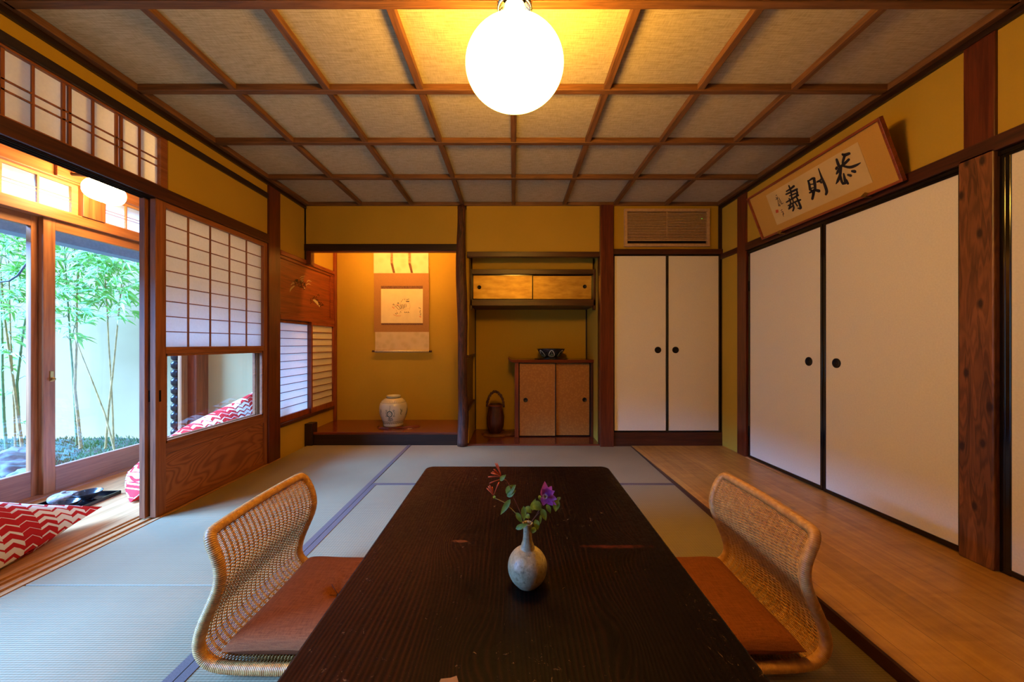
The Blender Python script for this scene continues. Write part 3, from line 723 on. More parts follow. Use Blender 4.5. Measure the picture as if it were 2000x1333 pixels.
def right_door(y0, y1, py, label, hinges=()):
    d = door((XR+.01, (y0+y1)/2, .02), label); x0, x1 = XR-.002, XR+.026; e = .016; za, zb = zf(y0)+.006, zf(y1)+.004; z1 = 1.614; xf = x0+.005
    m = MB(); m.box(x0,x1,y0,y0+e,za+.024,z1-.012); m.box(x0,x1,y1-e,y1,zb+.020,z1-.012); m.box(x0,x1,y0,y1,z1-.012,z1)
    m.hexa([(x0,y0,za),(x1,y0,za),(x1,y1,zb),(x0,y1,zb),(x0,y0,za+.024),(x1,y0,za+.024),(x1,y1,zb+.020),(x0,y1,zb+.020)])
    m.build('frame', M_lacq, d, .002)
    m = MB(); m.hexa([(xf,y0+e,za+.02),(x1-.004,y0+e,za+.02),(x1-.004,y1-e,zb+.016),(xf,y1-e,zb+.016),(xf,y0+e,z1-.01),(x1-.004,y0+e,z1-.01),(x1-.004,y1-e,z1-.01),(xf,y1-e,z1-.01)])
    m.build('panel', M_fus, d)
    if py: pull(xf, py, .792, (-1,0,0), d, .026)
    for (yy, z) in hinges: B(x0-.004, x0+.002, yy-.005, yy+.004, z-.04, z+.04).build('hinge', M_blackm, d, .001)
right_door(2.205, 2.900, 2.311, 'narrower far white door on the right wall', ((2.896, 1.35),(2.896,.22)))
right_door(1.516, 2.200, 2.113, 'broad white door in the middle of the right wall', ((1.522, 1.43),(1.522,.25)))
right_door(.35, 1.400, None, 'white door at the right edge beyond the knotty post')
trim(B(XR-.001, XR+.03, 1.37, 1.403, zf(1.4), 1.614), M_lacq, 'black jamb beside the knotty post')
# --- behind the viewer
struct(B(-1.9, 1.95, YN-.06, YN, -.06, 2.2).build('wall_near', M_wall, origin=(0,0,0)), 'wall behind the viewer', 'wall')
# --- roof and eave outside
trim(B(-3.55, 2.2, YN-.3, 4.0, 2.35, 2.42), plain('roof_board', (.12,.10,.09), .8), 'roof over the room', 0)
trim(B(-3.14, -3.03, YN-.2, 3.9, 1.580, 1.665), plain('grey_gutter', (.20,.24,.27), .5), 'grey eave box outside the glass doors')
trim(B(-3.04, -2.90, YN-.2, YE+.05, 1.94, 2.36), W('dark','Y'), 'boarding above the veranda lintel')
trim(B(-3.02, -1.95, YN, YE+.05, -.35, -.08), W('dark','Y'), 'skirt under the veranda')
trim(B(XL-.10, -2.95, YE+.05, 5.12, -.35, 2.35), m_plaster('outer_plaster', (.40,.36,.26)), 'outer house wall beyond the veranda')
struct(B(-9.5, 0, 5.12, 5.25, -.5, 2.35).build('wall_garden', M_gwall, origin=(0,0,0)), 'pale garden wall behind the bamboo', 'wall')
# outside rain chain / dark pipe by the corner
m = MB()
for i in range(26): z = -.3+i*.075; m.lathe([(.020,0),(.036,.02),(.038,.05),(.026,.072)], (-3.0, 3.30, z), 14)
tag(m.build('rain_chain', plain('dark_copper', (.02,.02,.025), .25, .7)), 'dark rain chain of cups hanging outside the veranda corner', 'rain chain')

# ================================================================== OBJECTS
# --- ceiling globe lamp
t = empty('globe_lamp', (.0035, 1.25, 1.712)); tag(t, 'glowing white glass globe lamp on a chrome cap under the ceiling', 'lamp')
gx, gy, gz = .0035, 1.25, 1.838
m = MB(); pr = []
for i in range(41):
    a = -pi/2+pi*i/40; pr.append((max(.0004, .164*cos(a)), .127*sin(a)))
m.lathe(pr, (gx, gy, gz), 64); m.build('globe', m_emit('globe_light', LAMP), t)
m = MB(); m.lathe([(.045,1.962-gz),(.040,1.975-gz),(.034,1.99-gz),(.034,2.04-gz)], (gx, gy, gz), 32); m.build('neck', m_emit('neck_light', (3,2.4,1.2)), t)
m = MB(); m.lathe([(.052,2.028),(.058,2.024),(.060,2.04),(.062,2.09),(.058,2.118),(.05,2.15)], (gx, gy, 0), 40, cap=False); m.lathe([(.03,2.06),(.052,2.028)], (gx,gy,0), 40, cap=False)
m.build('chrome_cap', plain('chrome', (.75,.68,.58), .12, 1, 30, .02, 0), t)
# --- veranda lamp: capsule shaped, along the beam
t = empty('veranda_lamp', (-2.60, 2.345, 1.80)); tag(t, 'glowing capsule-shaped lamp above the veranda glass doors', 'lamp')
lc = Vector((-2.60, 2.36, 1.867)); m = MB(); pts = []; rr = []
for i in range(21):
    q = -1+2*i/20; pts.append(lc+Vector((0, .105*q, 0))); rr.append(.066*max(.02, (1-abs(q)**5))**.5)
m.tube(pts, rr, 24); m.build('diffuser', m_emit('veranda_light', (95, 60, 22)), t)
B(-2.81, -2.79, 2.27, 2.42, 1.935, 2.02).build('wall_plate', W('mid','Y'), t, .003)
MB().tube([(-2.80,2.345,1.975),(-2.68,2.345,1.965),(-2.62,2.345,1.925)], .010, 10).build('arm', M_blackm, t)
# --- hidden tube lamp inside the picture alcove
t = empty('alcove_lamp', (-1.14, YB+.06, 1.83)); tag(t, 'warm tube lamp tucked behind the lintel of the picture alcove', 'lamp')
B(-1.62, -.66, YB+.032, YB+.05, 1.86, 1.92).build('holder', W('dark','X'), t)
m = MB(); m.tube([(-1.60,YB+.068,1.89),(-.68,YB+.068,1.89)], .014, 14); m.build('tube', m_emit('alcove_tube', (120, 58, 13)), t)

# --- low table
zt = .34; tx, hw = .017, .4145; ty0, ty1 = .22, 1.707
t = empty('low_table', (tx, (ty0+ty1)/2, 0)); tag(t, 'long low dark worn wooden table with a small bottle vase on it', 'table')
pts = []; R = .035
for cx, cy, a0 in ((tx+hw-R, ty0+R, -pi/2), (tx+hw-R, ty1-R, 0), (tx-hw+R, ty1-R, pi/2), (tx-hw+R, ty0+R, pi)):
    for i in range(7): a = a0+pi/2*i/6; pts.append((cx+R*cos(a), cy+R*sin(a), zt-.048))
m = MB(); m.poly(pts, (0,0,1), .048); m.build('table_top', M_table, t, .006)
for y in (ty0+.18, ty1-.18):
    m = MB()
    for sx in (-1, 1): m.box(tx+sx*.30-.035, tx+sx*.30+.035, y-.03, y+.03, .002, zt-.048)
    for sx in (-1, 1): B(tx+sx*.30-.035, tx+sx*.30+.035, y-.03, y+.03, .002, zt-.048).build('leg', W('black'), t, .004)
    B(tx-.265, tx+.265, y-.02, y+.02, .20, .24).build('stretcher', W('black','X'), t, .003)
# worn chips in the table's surface
m = MB()
def tp(px, py): return P(px, py, Z=zt+.0006)
for s_ in ([(858,1329,3),(872,1322,7),(890,1320,9),(893,1331,4)],): pass
m.poly([tp(857,1336), tp(896,1336), tp(892,1321), (tp(880,1325)), tp(861,1327)], (0,0,1), .0003)
m.build('worn_patch', plain('raw_wood_chip', (.30,.15,.06), .7), t)
m = MB()
# --- rattan legless chairs
M_seatrim = M_rattan
def rattan_chair():
    root = empty('legless_chair', (0,0,0)); hwd = .232
    prof = [(.50,.045),(.42,.030),(.30,.024),(.18,.024),(.08,.028),(.030,.040),(.006,.066),(.001,.095),(.012,.140),(.033,.190),(.052,.235),(.060,.275),(.054,.315),(.040,.350),(.022,.386)]
    # arc-length spline
    pts = []
    for i in range(len(prof)-1):
        p0, p1, p2, p3 = prof[max(i-1,0)], prof[i], prof[i+1], prof[min(i+2,len(prof)-1)]
        for k_ in range(10):
            t_ = k_/10; pts.append(tuple(.5*((2*b)+(-a+c)*t_+(2*a-5*b+4*c-d)*t_*t_+(-a+3*b-3*c+d)*t_**3) for a,b,c,d in zip(p0,p1,p2,p3)))
    pts.append(prof[-1]); L = [0]
    for a, b in zip(pts, pts[1:]): L.append(L[-1]+sqrt((a[0]-b[0])**2+(a[1]-b[1])**2))
    T = L[-1]
    def at(s):
        s = max(0, min(T, s)); lo = 0; hi = len(L)-1
        while hi-lo > 1:
            mid = (lo+hi)//2
            if L[mid] <= s: lo = mid
            else: hi = mid
        f = (s-L[lo])/(L[hi]-L[lo]+1e-9); a, b = pts[lo], pts[hi]
        return a[0]+(b[0]-a[0])*f, a[1]+(b[1]-a[1])*f
    def nrm(s):
        a = at(s-.004); b = at(s+.004); dx, dz = b[0]-a[0], b[1]-a[1]; l = sqrt(dx*dx+dz*dz) or 1
        return dz/l, -dx/l
    def surf(y, s, o=0):
        x, z = at(s); nx, nz = nrm(s); q = max(0, min(1, (s-.45)/.15))
        x -= .014*q*(1-(y/hwd)**2)
        return Vector((x+nx*o, y, z+nz*o))
    # wrapped rim
    rim = []; step = .0011
    rc = .045
    path = [];
    s = rc
    n = 60
    for i in range(n+1): path.append(surf(-hwd, rc+(T-2*rc)*i/n))
    for i in range(1, 8): a = pi/2*i/8; path.append(surf(-hwd+.02*(1-cos(a)), T-rc+rc*sin(a)))
    for i in range(n//2+1): path.append(surf(-hwd+.02+(2*hwd-.04)*i/(n//2), T))
    for i in range(1, 8): a = pi/2*i/8; path.append(surf(hwd-.02*(1-sin(a)), T-rc+rc*cos(a)))
    for i in range(n+1): path.append(surf(hwd, T-rc-(T-2*rc)*i/n))
    for i in range(1, 8): a = pi/2*i/8; path.append(surf(hwd-rc*(1-cos(a)), rc-rc*sin(a)))
    for i in range(n//2+1): path.append(surf(hwd-rc-(2*hwd-2*rc)*i/(n//2), 0))
    for i in range(1, 8): a = pi/2*i/8; path.append(surf(-hwd+rc*(1-sin(a)), rc-rc*cos(a)))
    # resample
    LL = [0]; P2 = path+[path[0]]
    for a, b in zip(P2, P2[1:]): LL.append(LL[-1]+(b-a).length)
    N = int(LL[-1]/.00125); N -= N % 4; out = []; j = 0
    for i in range(N):
        d = LL[-1]*i/N
        while LL[j+1] < d: j += 1
        f = (d-LL[j])/(LL[j+1]-LL[j]+1e-9); out.append(P2[j].lerp(P2[j+1], f))
    # soften corners
    for _ in range(12): out = [(out[i-3]+out[i]*2+out[(i+3) % N])/4 for i in range(N)]
    rad = [.0150-(.0019 if i % 4 == 0 else 0)+.0002*sin(i*.37) for i in range(N)]
    m = MB(); m.tube(out, rad, 12, closed=True); m.build('wrapped_rim', M_rattan, root)
    # weave: stakes and wefts
    m = MB(); ns = 21; ww = hwd-.010; pitch = 2*ww/ns
    for i in range(ns):
        y = -ww+pitch*(i+.5)
        for dy in (-.0022, .0022): m.tube([surf(y+dy, T*k_/60, 0) for k_ in range(61)], .0017, 5, cap=False)
    s = .012; r_ = 0
    while s < T-.006:
        line = [surf(-ww+2*ww*k_/(ns*4), s, .0026*cos(pi*(k_/4-.5))*(1 if r_ % 2 else -1)) for k_ in range(ns*4+1)]
        m.tube(line, .0018, 4, cap=False, sx=1, sy=1); s += .0046; r_ += 1
    m.build('woven_shell', M_rattan, root)
    # runner tube beneath the seat
    for y in (-.14, .14): MB().tube([(.06,y,.012),(.25,y,.010),(.46,y,.014)], .010, 10).build('runner', M_rattan, root)
    return root
ch = rattan_chair(); ch.location = (-.852, 1.235, 0)
tag(ch, 'woven rattan legless chair left of the low table', 'chair', 'rattan chairs at the low table')
c2 = copy_tree(ch); c2.location = (.850, 1.240, 0); c2.rotation_euler = (0,0,pi)
tag(c2, 'woven rattan legless chair right of the low table, before the plank floor', 'chair', 'rattan chairs at the low table')
def seat_cushion():
    root = empty('seat_cushion', (0,0,0)); m = MB(); w2, d2, th = .205, .217, .060; n = 28
    def top(u, v, s_):
        a, b = 2*u-1, 2*v-1
        e = max(0, (1-a**6)*(1-b**6))**.4
        pin = 1-.05*(1-b*b) if 1 else 1
        x = a*w2*(1-.045*(1-b*b)*abs(a)**3); y = b*d2*(1-.045*(1-a*a)*abs(b)**3)
        z = th*.55*e
        if s_ > 0:
            r = sqrt((x-.01)**2+y**2); z -= .024*math.exp(-(r/.026)**2)+.006*math.exp(-(r/.07)**2)*abs(sin(3*math.atan2(y, x-.01)))**.6
            z += .0018*noise.noise(Vector((x*14, y*14, 2)))
        return Vector((x, y, th*.5+s_*z))
    m.grid(lambda u, v: top(u, v, 1), n*2, n*2); m.grid(lambda u, v: top(1-u, v, -1), n, n)
    c = m.build('cover', M_cloth, root)
    mm = MB()
    for a in (.5, 2.6, 4.4): mm.tube([(.01,0,.041),(.01+.018*cos(a),.018*sin(a),.052),(.01+.036*cos(a),.036*sin(a),.0635)], .0009, 5)
    mm.lathe([(.004,.038),(.004,.043),(.001,.044)], (.01,0,0), 10)
    mm.build('tuft', plain('dark_thread', (.03,.008,.005), .8), root)
    return root
cu = seat_cushion(); cu.location = (-.585, 1.215, .040); cu.rotation_euler = (0, .02, 0)
tag(cu, 'rust-brown tufted square cushion on the left rattan chair', 'cushion', 'rust cushions on the rattan chairs')
cv = copy_tree(cu); cv.location = (.585, 1.215, .040); cv.rotation_euler = (0, .02, pi)
tag(cv, 'rust-brown square cushion on the right rattan chair', 'cushion', 'rust cushions on the rattan chairs')

# --- small vase with flowers
vx, vy = .0325, .864
t = empty('bottle_vase', (vx, vy, zt+.001)); tag(t, 'small round speckled grey-beige bottle vase on the dark table', 'vase')
def m_stone():
    m_, nt, b = newmat('speckled_glaze'); v = coords(nt); n = noise_n(nt, v, 130, 5, .5, .7); n2 = noise_n(nt, v, 22, 3)
    c = ramp(nt, n, [(.30, (.13,.10,.065)), (.44, (.36,.29,.15)), (.68, (.52,.44,.27))])
    c = mixc(nt, ramp(nt, n2, [(.45,(0,0,0)),(.7,(.6,.6,.6))]), c, (.34,.27,.14))
    nt.links.new(c, b.inputs['Base Color']); b.inputs['Roughness'].default_value = .30; bump(nt, b, n, .5, .002); return m_
prof = [(.0004,0),(.016,.0004),(.024,.0028)]
for i in range(2, 24):
    a = -pi/2+.50+(pi*.86-.35)*(i/24); prof.append((.0452*cos(a), .0445+.0465*sin(a)))
prof += [(.0150,.0950),(.0118,.1035),(.0103,.114),(.0098,.128),(.0100,.139),(.0118,.1435),(.0122,.1455),(.0106,.1455),(.0085,.140),(.0080,.120)]
prof = smoothp(prof, 3)
m = MB(); m.lathe(prof, (vx, vy, zt+.001), 56, warp=lambda a, z: 1+.012*sin(a*2+z*40)+.006*sin(5*a), cap=False); m.build('body', m_stone(), t)
def px3(x, y, d=0): return P(x, y, Y=vy+d)
def cr(x, y): return (900+x/4.442, 880+y/4.442)
M_stem = plain('green_stem', (.20,.16,.04), .6); M_rstem = plain('reddish_stem', (.20,.06,.03), .6)
def m_leafy(name, c1, c2, rough=.5):
    m_, nt, b = newmat(name); n = noise_n(nt, coords(nt), 90, 3); nt.links.new(ramp(nt, n, [(.3, c1), (.7, c2)]), b.inputs['Base Color']); b.inputs['Roughness'].default_value = rough
    t_ = nd(nt, 'ShaderNodeBsdfTranslucent'); t_.inputs[0].default_value = (*c2, 1); mx = nd(nt, 'ShaderNodeMixShader'); mx.inputs[0].default_value = .3
    nt.links.new(b.outputs[0], mx.inputs[1]); nt.links.new(t_.outputs[0], mx.inputs[2]); nt.links.new(mx.outputs[0], nt.nodes['Material Output'].inputs[0]); return m_
M_leaf = m_leafy('flower_leaf', (.10,.20,.02), (.27,.42,.06))
def leaf(m, a, b, w_, bend=(0,0,0), fold=.35, n=7, nrm_=(0,-1,.6)):
    a = Vector(a); b = Vector(b); ax = b-a; l = ax.length; t_ = ax.normalized(); nn = Vector(nrm_); nn = (nn-t_*nn.dot(t_)).normalized(); sd = t_.cross(nn)
    vs_ = []; bd = Vector(bend)
    for i in range(n+1):
        f = i/n; ww = w_*.5*(sin(pi*f**.75))**.9 if 0 < f < 1 else 0
        c = a+ax*f+bd*sin(pi*f)
        vs_ += [c-sd*ww+nn*ww*fold, c, c+sd*ww+nn*ww*fold]
    fs = []
    for i in range(n):
        for j in (0, 1): q = i*3+j; fs.append((q, q+1, q+4, q+3))
    m.add(vs_, fs, True)
def stem(m, pts, r): m.tube(pts, r, 6)
# honeysuckle sprig
t = empty('honeysuckle_sprig', (vx, vy, zt+.14)); tag(t, 'sprig of orange tubular honeysuckle flowers leaning left out of the small vase', 'flower')
m = MB(); mouth = Vector((vx, vy, zt+.115))
stem(m, [mouth, px3(*cr(545,610)), px3(*cr(500,500),-.01), px3(*cr(455,400),-.02), px3(*cr(430,320),-.025), px3(*cr(400,265),-.03), px3(*cr(372,250),-.03)], .0009)
m.build('stem', M_rstem, t); m = MB()
stem(m, [mouth, px3(*cr(520,590)), px3(*cr(440,510),.01), px3(*cr(380,455),.015), px3(*cr(330,430),.02), px3(*cr(290,415),.02)], .0009)
m.build('stem', M_stem, t)
for q in (((340,265),(392,212),34,-.03),((392,375),(478,300),62,-.02),((400,400),(478,345),50,-.022),((430,425),(345,560),44,.012),((285,395),(300,425),22,.02),((480,540),(530,630),40,.0),((545,485),(548,615),42,-.01),((475,682),(582,640),40,-.02)):
    m = MB(); leaf(m, px3(*cr(*q[0]),q[3]), px3(*cr(*q[1]),q[3]-.004), q[2]/4.442*vy/F*1.1, (0,-.002,.001)); m.build('leaf', M_leaf, t)
M_or = m_leafy('orange_petal', (.62,.10,.03), (.78,.20,.07)); M_or2 = plain('yellow_tube', (.70,.38,.08), .5)
for a, b in (((352,222),(312,110)),((350,225),(298,112)),((345,225),(262,198)),((350,230),(238,232)),((345,222),(285,165)),((340,255),(248,288)),((345,218),(275,185)),
             ((285,390),(332,278)),((282,388),(250,300)),((280,390),(224,328)),((283,385),(272,318)),((281,386),(238,312))):
    m = MB(); p0 = px3(*cr(*a), -.03 if a[1] < 300 else .02); p1 = px3(*cr(*b), (-.03 if a[1] < 300 else .02)+random.uniform(-.008,.008))
    mid = p0.lerp(p1, .5)+Vector((0,0,.0008)); m.tube([p0, p0.lerp(mid,.6), mid, mid.lerp(p1,.6), p1], [.0006,.0008,.0012,.0018,.0010], 7)
    m.build('flower_tube', M_or, t)
# clematis
t = empty('clematis_flower', (vx, vy, zt+.14)); tag(t, 'violet clematis flower with green leaves leaning right out of the small vase', 'flower')
m = MB(); stem(m, [mouth, px3(*cr(600,640)), px3(*cr(650,570)), px3(*cr(690,500),-.01), px3(*cr(720,440),-.012)], .0009); stem(m, [px3(*cr(610,630)), px3(*cr(680,540),.005), px3(*cr(692,600),.004)], .0006)
stem(m, [px3(*cr(600,640)), px3(*cr(575,560),.005), px3(*cr(590,500),.006)], .0006); m.build('stem', M_rstem, t)
for q in (((620,520),(648,420),50,0),((625,450),(700,520),70,-.01),((562,490),(612,545),50,.008),((565,560),(600,590),38,0),((700,505),(738,612),48,-.012),((645,600),(670,690),50,.004),((690,560),(690,640),20,.004),
          ((640,665),(622,722),42,-.008),((830,420),(822,535),58,-.01),((745,470),(778,548),36,-.012),((835,430),(868,408),26,-.01),((680,390),(690,440),26,-.004)):
    m = MB(); leaf(m, px3(*cr(*q[0]),q[3]), px3(*cr(*q[1]),q[3]-.005), q[2]/4.442*vy/F*1.1, (0,-.002,.001)); m.build('leaf', M_leaf, t)
M_vio = m_leafy('violet_petal', (.26,.035,.30), (.50,.11,.52), .45); cc = cr(732,402)
for e, w_ in (((728,268),46),((790,310),52),((815,352),46),((836,425),50),((800,482),52),((715,482),52),((700,330),44),((832,480),30)):
    m = MB(); leaf(m, px3(*cc,-.012), px3(*cr(*e),-.020), w_/4.442*vy/F*1.3, (0,.003,0), .25, 8, (0,-1,.2)); m.build('petal', M_vio, t)
m = MB(); 
for i in range(18):
    a = 2*pi*i/18; p = px3(*cc,-.014); q = px3(cc[0]+5.5*cos(a), cc[1]+5.5*sin(a), -.022-.003*random.random()); m.tube([p, p.lerp(q,.6)+Vector((0,-.002,0)), q], .0004, 4)
m.build('stamens', plain('cream_stamen', (.75,.58,.35), .6), t)

# --- framed calligraphy
bx = 1.800; by0, by1 = 1.7015, 2.669; bz = 1.653; vv = Vector((-.112, 0, .296)); uu = Vector((0, 1, 0)); nn = uu.cross(vv).normalized()
if nn.x > 0: nn = -nn
O = Vector((bx, by0, bz)); W_ = by1-by0; H_ = vv.length; vh = vv.normalized()
def fr(u, v, o=0): return O+uu*u+vh*v+nn*o
t = empty('framed_calligraphy', O); tag(t, 'wide wooden-framed brush calligraphy leaning out over the right wall doors', 'framed calligraphy')
m = MB(); e = .013
for (u0,u1,v0,v1) in ((0,W_,0,e),(0,W_,H_-e,H_),(0,e,e,H_-e),(W_-e,W_,e,H_-e)): m.slab(fr(u0,v0,-.006), uu*(u1-u0), vh*(v1-v0), nn, .022)
m.build('frame', W('red','Y'), t, .0015)
M_silk = plain('gold_silk', (.50,.27,.05), .7, 0, 500, .1, .1, .2); M_ricep = plain('aged_paper', (.56,.39,.16), .9, 0, 8, .06, 0, .1); M_ink = plain('black_ink', (.010,.006,.008), .6, 0, 80, .1, 0); M_seal = plain('red_seal', (.55,.08,.02), .8, 0, 80, .1, 0)
MB().slab(fr(e,e,0), uu*(W_-2*e), vh*(H_-2*e), nn, .004).build('silk_mount', M_silk, t)
def ray(px, py, off):
    o_ = Vector((0,0,CH)); d = Vector(((px-VX)/F, 1, -(py-VY)/F)); p0 = O+nn*off; return o_+d*((p0-o_).dot(nn)/d.dot(nn))
def ck(x, y, off=.0062): return ray(1480+x/5.796, 250+y/5.796, off)
cs = [ck(*q, .005) for q in ((100,770),(1135,145),(1290,610),(215,1110))]
us = [(c-O).dot(uu) for c in cs]; vs2 = [(c-O).dot(vh) for c in cs]
u0, u1 = (us[1]+us[2])/2, (us[0]+us[3])/2; v0, v1 = (vs2[2]+vs2[3])/2, (vs2[0]+vs2[1])/2
MB().slab(fr(u0,v0,.003), uu*(u1-u0), vh*(v1-v0), nn, .002).build('paper', M_ricep, t)
chars = {
'character_1': [[(960,300,22),(985,308,30),(1035,290,26)],[(987,305,26),(968,365,24),(960,400,18)],[(893,358,22),(912,415,28),(932,450,20)],[(1030,358,24),(985,402,26),(935,445,26),(908,495,26),(892,520,16)],
 [(955,428,18),(1040,446,26),(1110,425,24),(1162,396,10)],[(880,462,12),(898,445,24),(888,468,18)],[(942,452,24),(932,530,26),(908,595,26),(886,634,8)],[(936,540,18),(948,600,24),(965,634,20)],[(972,520,16),(984,575,26),(992,618,30),(968,630,20)],
 [(1000,592,24),(1020,630,22)],[(1022,532,20),(1052,540,26)],[(1068,490,22),(1098,494,30)]],
'character_2': [[(568,598,14),(584,640,24),(590,700,20)],[(575,602,14),(615,575,20),(640,572,24)],[(636,575,24),(646,640,28),(652,705,20)],[(592,642,12),(636,634,12)],[(594,686,12),(640,676,12)],[(588,735,16),(640,706,22),(692,714,30)],
 [(600,700,18),(628,740,24),(618,803,24)],[(640,700,22),(628,760,26)],[(672,612,16),(700,602,22),(720,620,18)],[(722,570,10),(702,600,20)],[(688,462,10),(722,560,20),(756,640,26),(780,715,28),(772,752,22)]],
'character_3': [[(325,718,14),(372,690,18),(408,660,22)],[(352,655,14),(374,715,16),(385,800,14)],[(322,752,16),(398,716,20),(445,694,18)],[(360,770,12),(448,735,16)],[(438,700,14),(448,742,18),(434,775,14)],[(325,842,14),(398,798,18),(458,762,18)],
 [(355,800,12),(372,850,16),(356,912,16)],[(345,880,12),(420,840,16),(482,815,18)],[(352,918,14),(400,880,16)],[(440,785,14),(466,845,20),(486,908,24),(452,908,10)],[(395,855,16),(408,905,18),(398,938,16)],[(425,850,12),(448,884,14)],[(392,792,12),(402,838,12)]],
'signature': [[(205,765,7),(216,762,7)],[(205,790,6),(222,800,8),(205,812,6)],[(222,780,5),(228,830,6),(240,885,9)],[(236,790,6),(262,838,7),(270,862,8),(288,850,6)],[(238,820,5),(252,850,6)],[(248,862,6),(252,885,8)],[(262,938,6),(276,925,7)],[(266,955,6),(284,948,7),(288,980,7),(296,968,5)],[(284,980,6),(292,1003,5)]]}
for nme, ss in chars.items():
    m = MB()
    k_ = 1 if nme == 'signature' else 1.25
    for s_ in ss: m.stroke([(x, y, w_*k_) for x, y, w_ in s_], ck)
    m.build('signature' if nme == 'signature' else 'brush_character', M_ink, t)
m = MB(); m.add([ck(202,930),(ck(232,924)),(ck(236,958)),(ck(206,966))], [(0,1,2,3)]); m.build('seal', M_seal, t)
M_brass = plain('brass', (.55,.36,.10), .3, 1, 40, .1, 0)
for x, y in ((1212,762),(250,1180)):
    c = ck(x, y, .018); b = MB()
    b.poly([c+Vector((0,-.022,.002)), c+Vector((0,0,-.012)), c+Vector((0,.022,.002)), c+Vector((0,0,.014))], nn, .003); b.box(c.x, XR-.02, c.y-.005, c.y+.005, c.z-.012, c.z-.006)
    tag(b.build('frame_bracket', M_brass), 'small brass bracket under the %s end of the framed calligraphy' % ('near right' if x > 1000 else 'far left'), 'bracket', 'brackets holding the calligraphy')

# --- hanging scroll
YS = YT-.012; sk = YS/F
t = empty('hanging_scroll', (-1.15, YS, .83)); tag(t, 'hanging scroll with a small tiger painting on brown mount in the alcove', 'scroll')
def sp_(x, y, o=.0): return P(720+x/5.557, 480+y/5.557, Y=YS-o)
def rect(m, x0, y0, x1, y1, o, th=.001):
    a, b = sp_(x0, y1, o), sp_(x1, y0, o); m.box(a.x, b.x, a.y-th, a.y, a.z, b.z)
def m_brocade(name, c1, c2, sc_):
    m_, nt, b = newmat(name); vo = nd(nt, 'ShaderNodeTexVoronoi'); vo.inputs['Scale'].default_value = sc_; nt.links.new(coords(nt), vo.inputs['Vector'])
    nt.links.new(ramp(nt, vo.outputs['Distance'], [(.2, c1), (.6, c2)]), b.inputs['Base Color']); b.inputs['Roughness'].default_value = .75; return m_
m = MB(); rect(m, 55, -420, 650, 300, 0); m.build('upper_silk', m_brocade('cream_silk', (.62,.50,.25), (.70,.58,.32), 14), t)
m = MB(); rect(m, 58, 300, 656, 938, 0); m.build('brown_mount', plain('brown_mount', (.36,.17,.045), .9, 0, 200), t)
m = MB(); rect(m, 72, 938, 656, 1132, 0); m.build('lower_silk', m_brocade('pale_silk', (.55,.40,.20), (.62,.46,.25), 16), t)
M_br = m_brocade('dark_brocade', (.24,.10,.03), (.13,.05,.02), 120)
m = MB(); rect(m, 134, 438, 586, 472, .0015); m.build('brocade_band', M_br, t)
m = MB(); rect(m, 138, 840, 590, 862, .0015); m.build('brocade_band', M_br, t)
m = MB(); rect(m, 135, 470, 588, 842, .002); pic = m.build('painting', plain('painting_paper', (.74,.58,.30), .85, 0, 12, .05, 0), t)
def tg(x, y): return sp_(x, y, .0042)
m = MB()
for s_ in ([(338,645,4),(352,665,5),(345,690,4)],[(350,640,4),(364,662,5),(358,690,4)],[(366,638,4),(378,660,5),(374,688,4)],[(384,636,4),(392,655,5),(388,680,4)],[(400,632,3),(408,650,4),(404,672,3)],
    [(305,648,4),(330,662,5),(340,690,4)],[(300,668,3),(318,688,4),(335,698,3)],[(410,590,5),(438,580,5)],[(408,606,8),(438,606,9)],[(388,580,3),(395,592,3)],[(372,584,3),(366,596,3)],[(352,600,3),(358,612,3)],
    [(262,645,4),(270,636,6),(280,645,4)],[(312,628,6),(322,622,7),(330,632,4)],[(290,735,4),(302,745,6)],[(306,725,3),(316,738,6)],[(390,722,6),(398,728,7)],[(410,722,6),(418,728,7)],[(430,720,6),(436,728,7)],[(345,715,3),(352,728,4)],[(282,668,3),(292,660,4),(304,664,3)]): m.stroke(s_, tg)
for x, y in ((548,675),(560,680),(560,705),(556,720),(564,740),(560,752)): m.stroke([(x-4,y-3,3),(x+3,y+2,5),(x,y+8,3)], tg)
m.build('ink_drawing', M_ink, t)
m = MB()
for s_ in ([(345,650,3),(352,610,3),(378,582,3),(405,578,3)],[(410,618,2),(440,625,3),(450,660,3),(440,700,3)],[(300,700,3),(305,730,3),(285,745,3)],[(335,745,3),(350,710,3),(440,680,2)],[(255,670,3),(268,655,3),(300,645,3),(330,640,3)]): m.stroke(s_, tg)
m.build('body_outline', plain('tan_wash', (.52,.33,.14), .8, 0, 60, .1, 0), t)
m = MB()
for s_ in ([(262,672,10),(276,680,8)],[(312,645,10),(324,640,8)],[(268,750,4),(300,762,5),(350,762,4)],[(556,772,12),(566,776,10)]): m.stroke(s_, tg)
m.build('red_accents', m_leafy('red_paint', (.60,.14,.06), (.66,.2,.1)), t)
for x in (250, 444):
    m = MB(); a = sp_(x-13, 192, .010); b = sp_(x+13, -420, .010); m.box(a.x, b.x, a.y-.001, a.y, a.z, b.z)
    r_ = m.build('ribbon', m_brocade('ribbon_cloth', (.55,.33,.12), (.34,.15,.05), 90), t)
    m = MB(); m.add([sp_(x-13,192,.011), sp_(x+13,192,.011), sp_(x+38,298,.004), sp_(x+14,298,.004)], [(0,1,2,3)]); m.add([sp_(x-13,192,.009), sp_(x+13,192,.009), sp_(x+38,298,.003), sp_(x+14,298,.003)], [(0,1,2,3)]); m.build('ribbon_end', plain('dark_ribbon', (.16,.06,.02), .8), r_)
zr = sp_(0, 1147).z; a, b = sp_(70,1147,.01), sp_(658,1147,.01)
m = MB(); m.tube([(a.x,YS-.012,zr),(b.x,YS-.012,zr)], .0125, 20); m.build('roller', plain('roller_silk', (.68,.54,.30), .5), t)
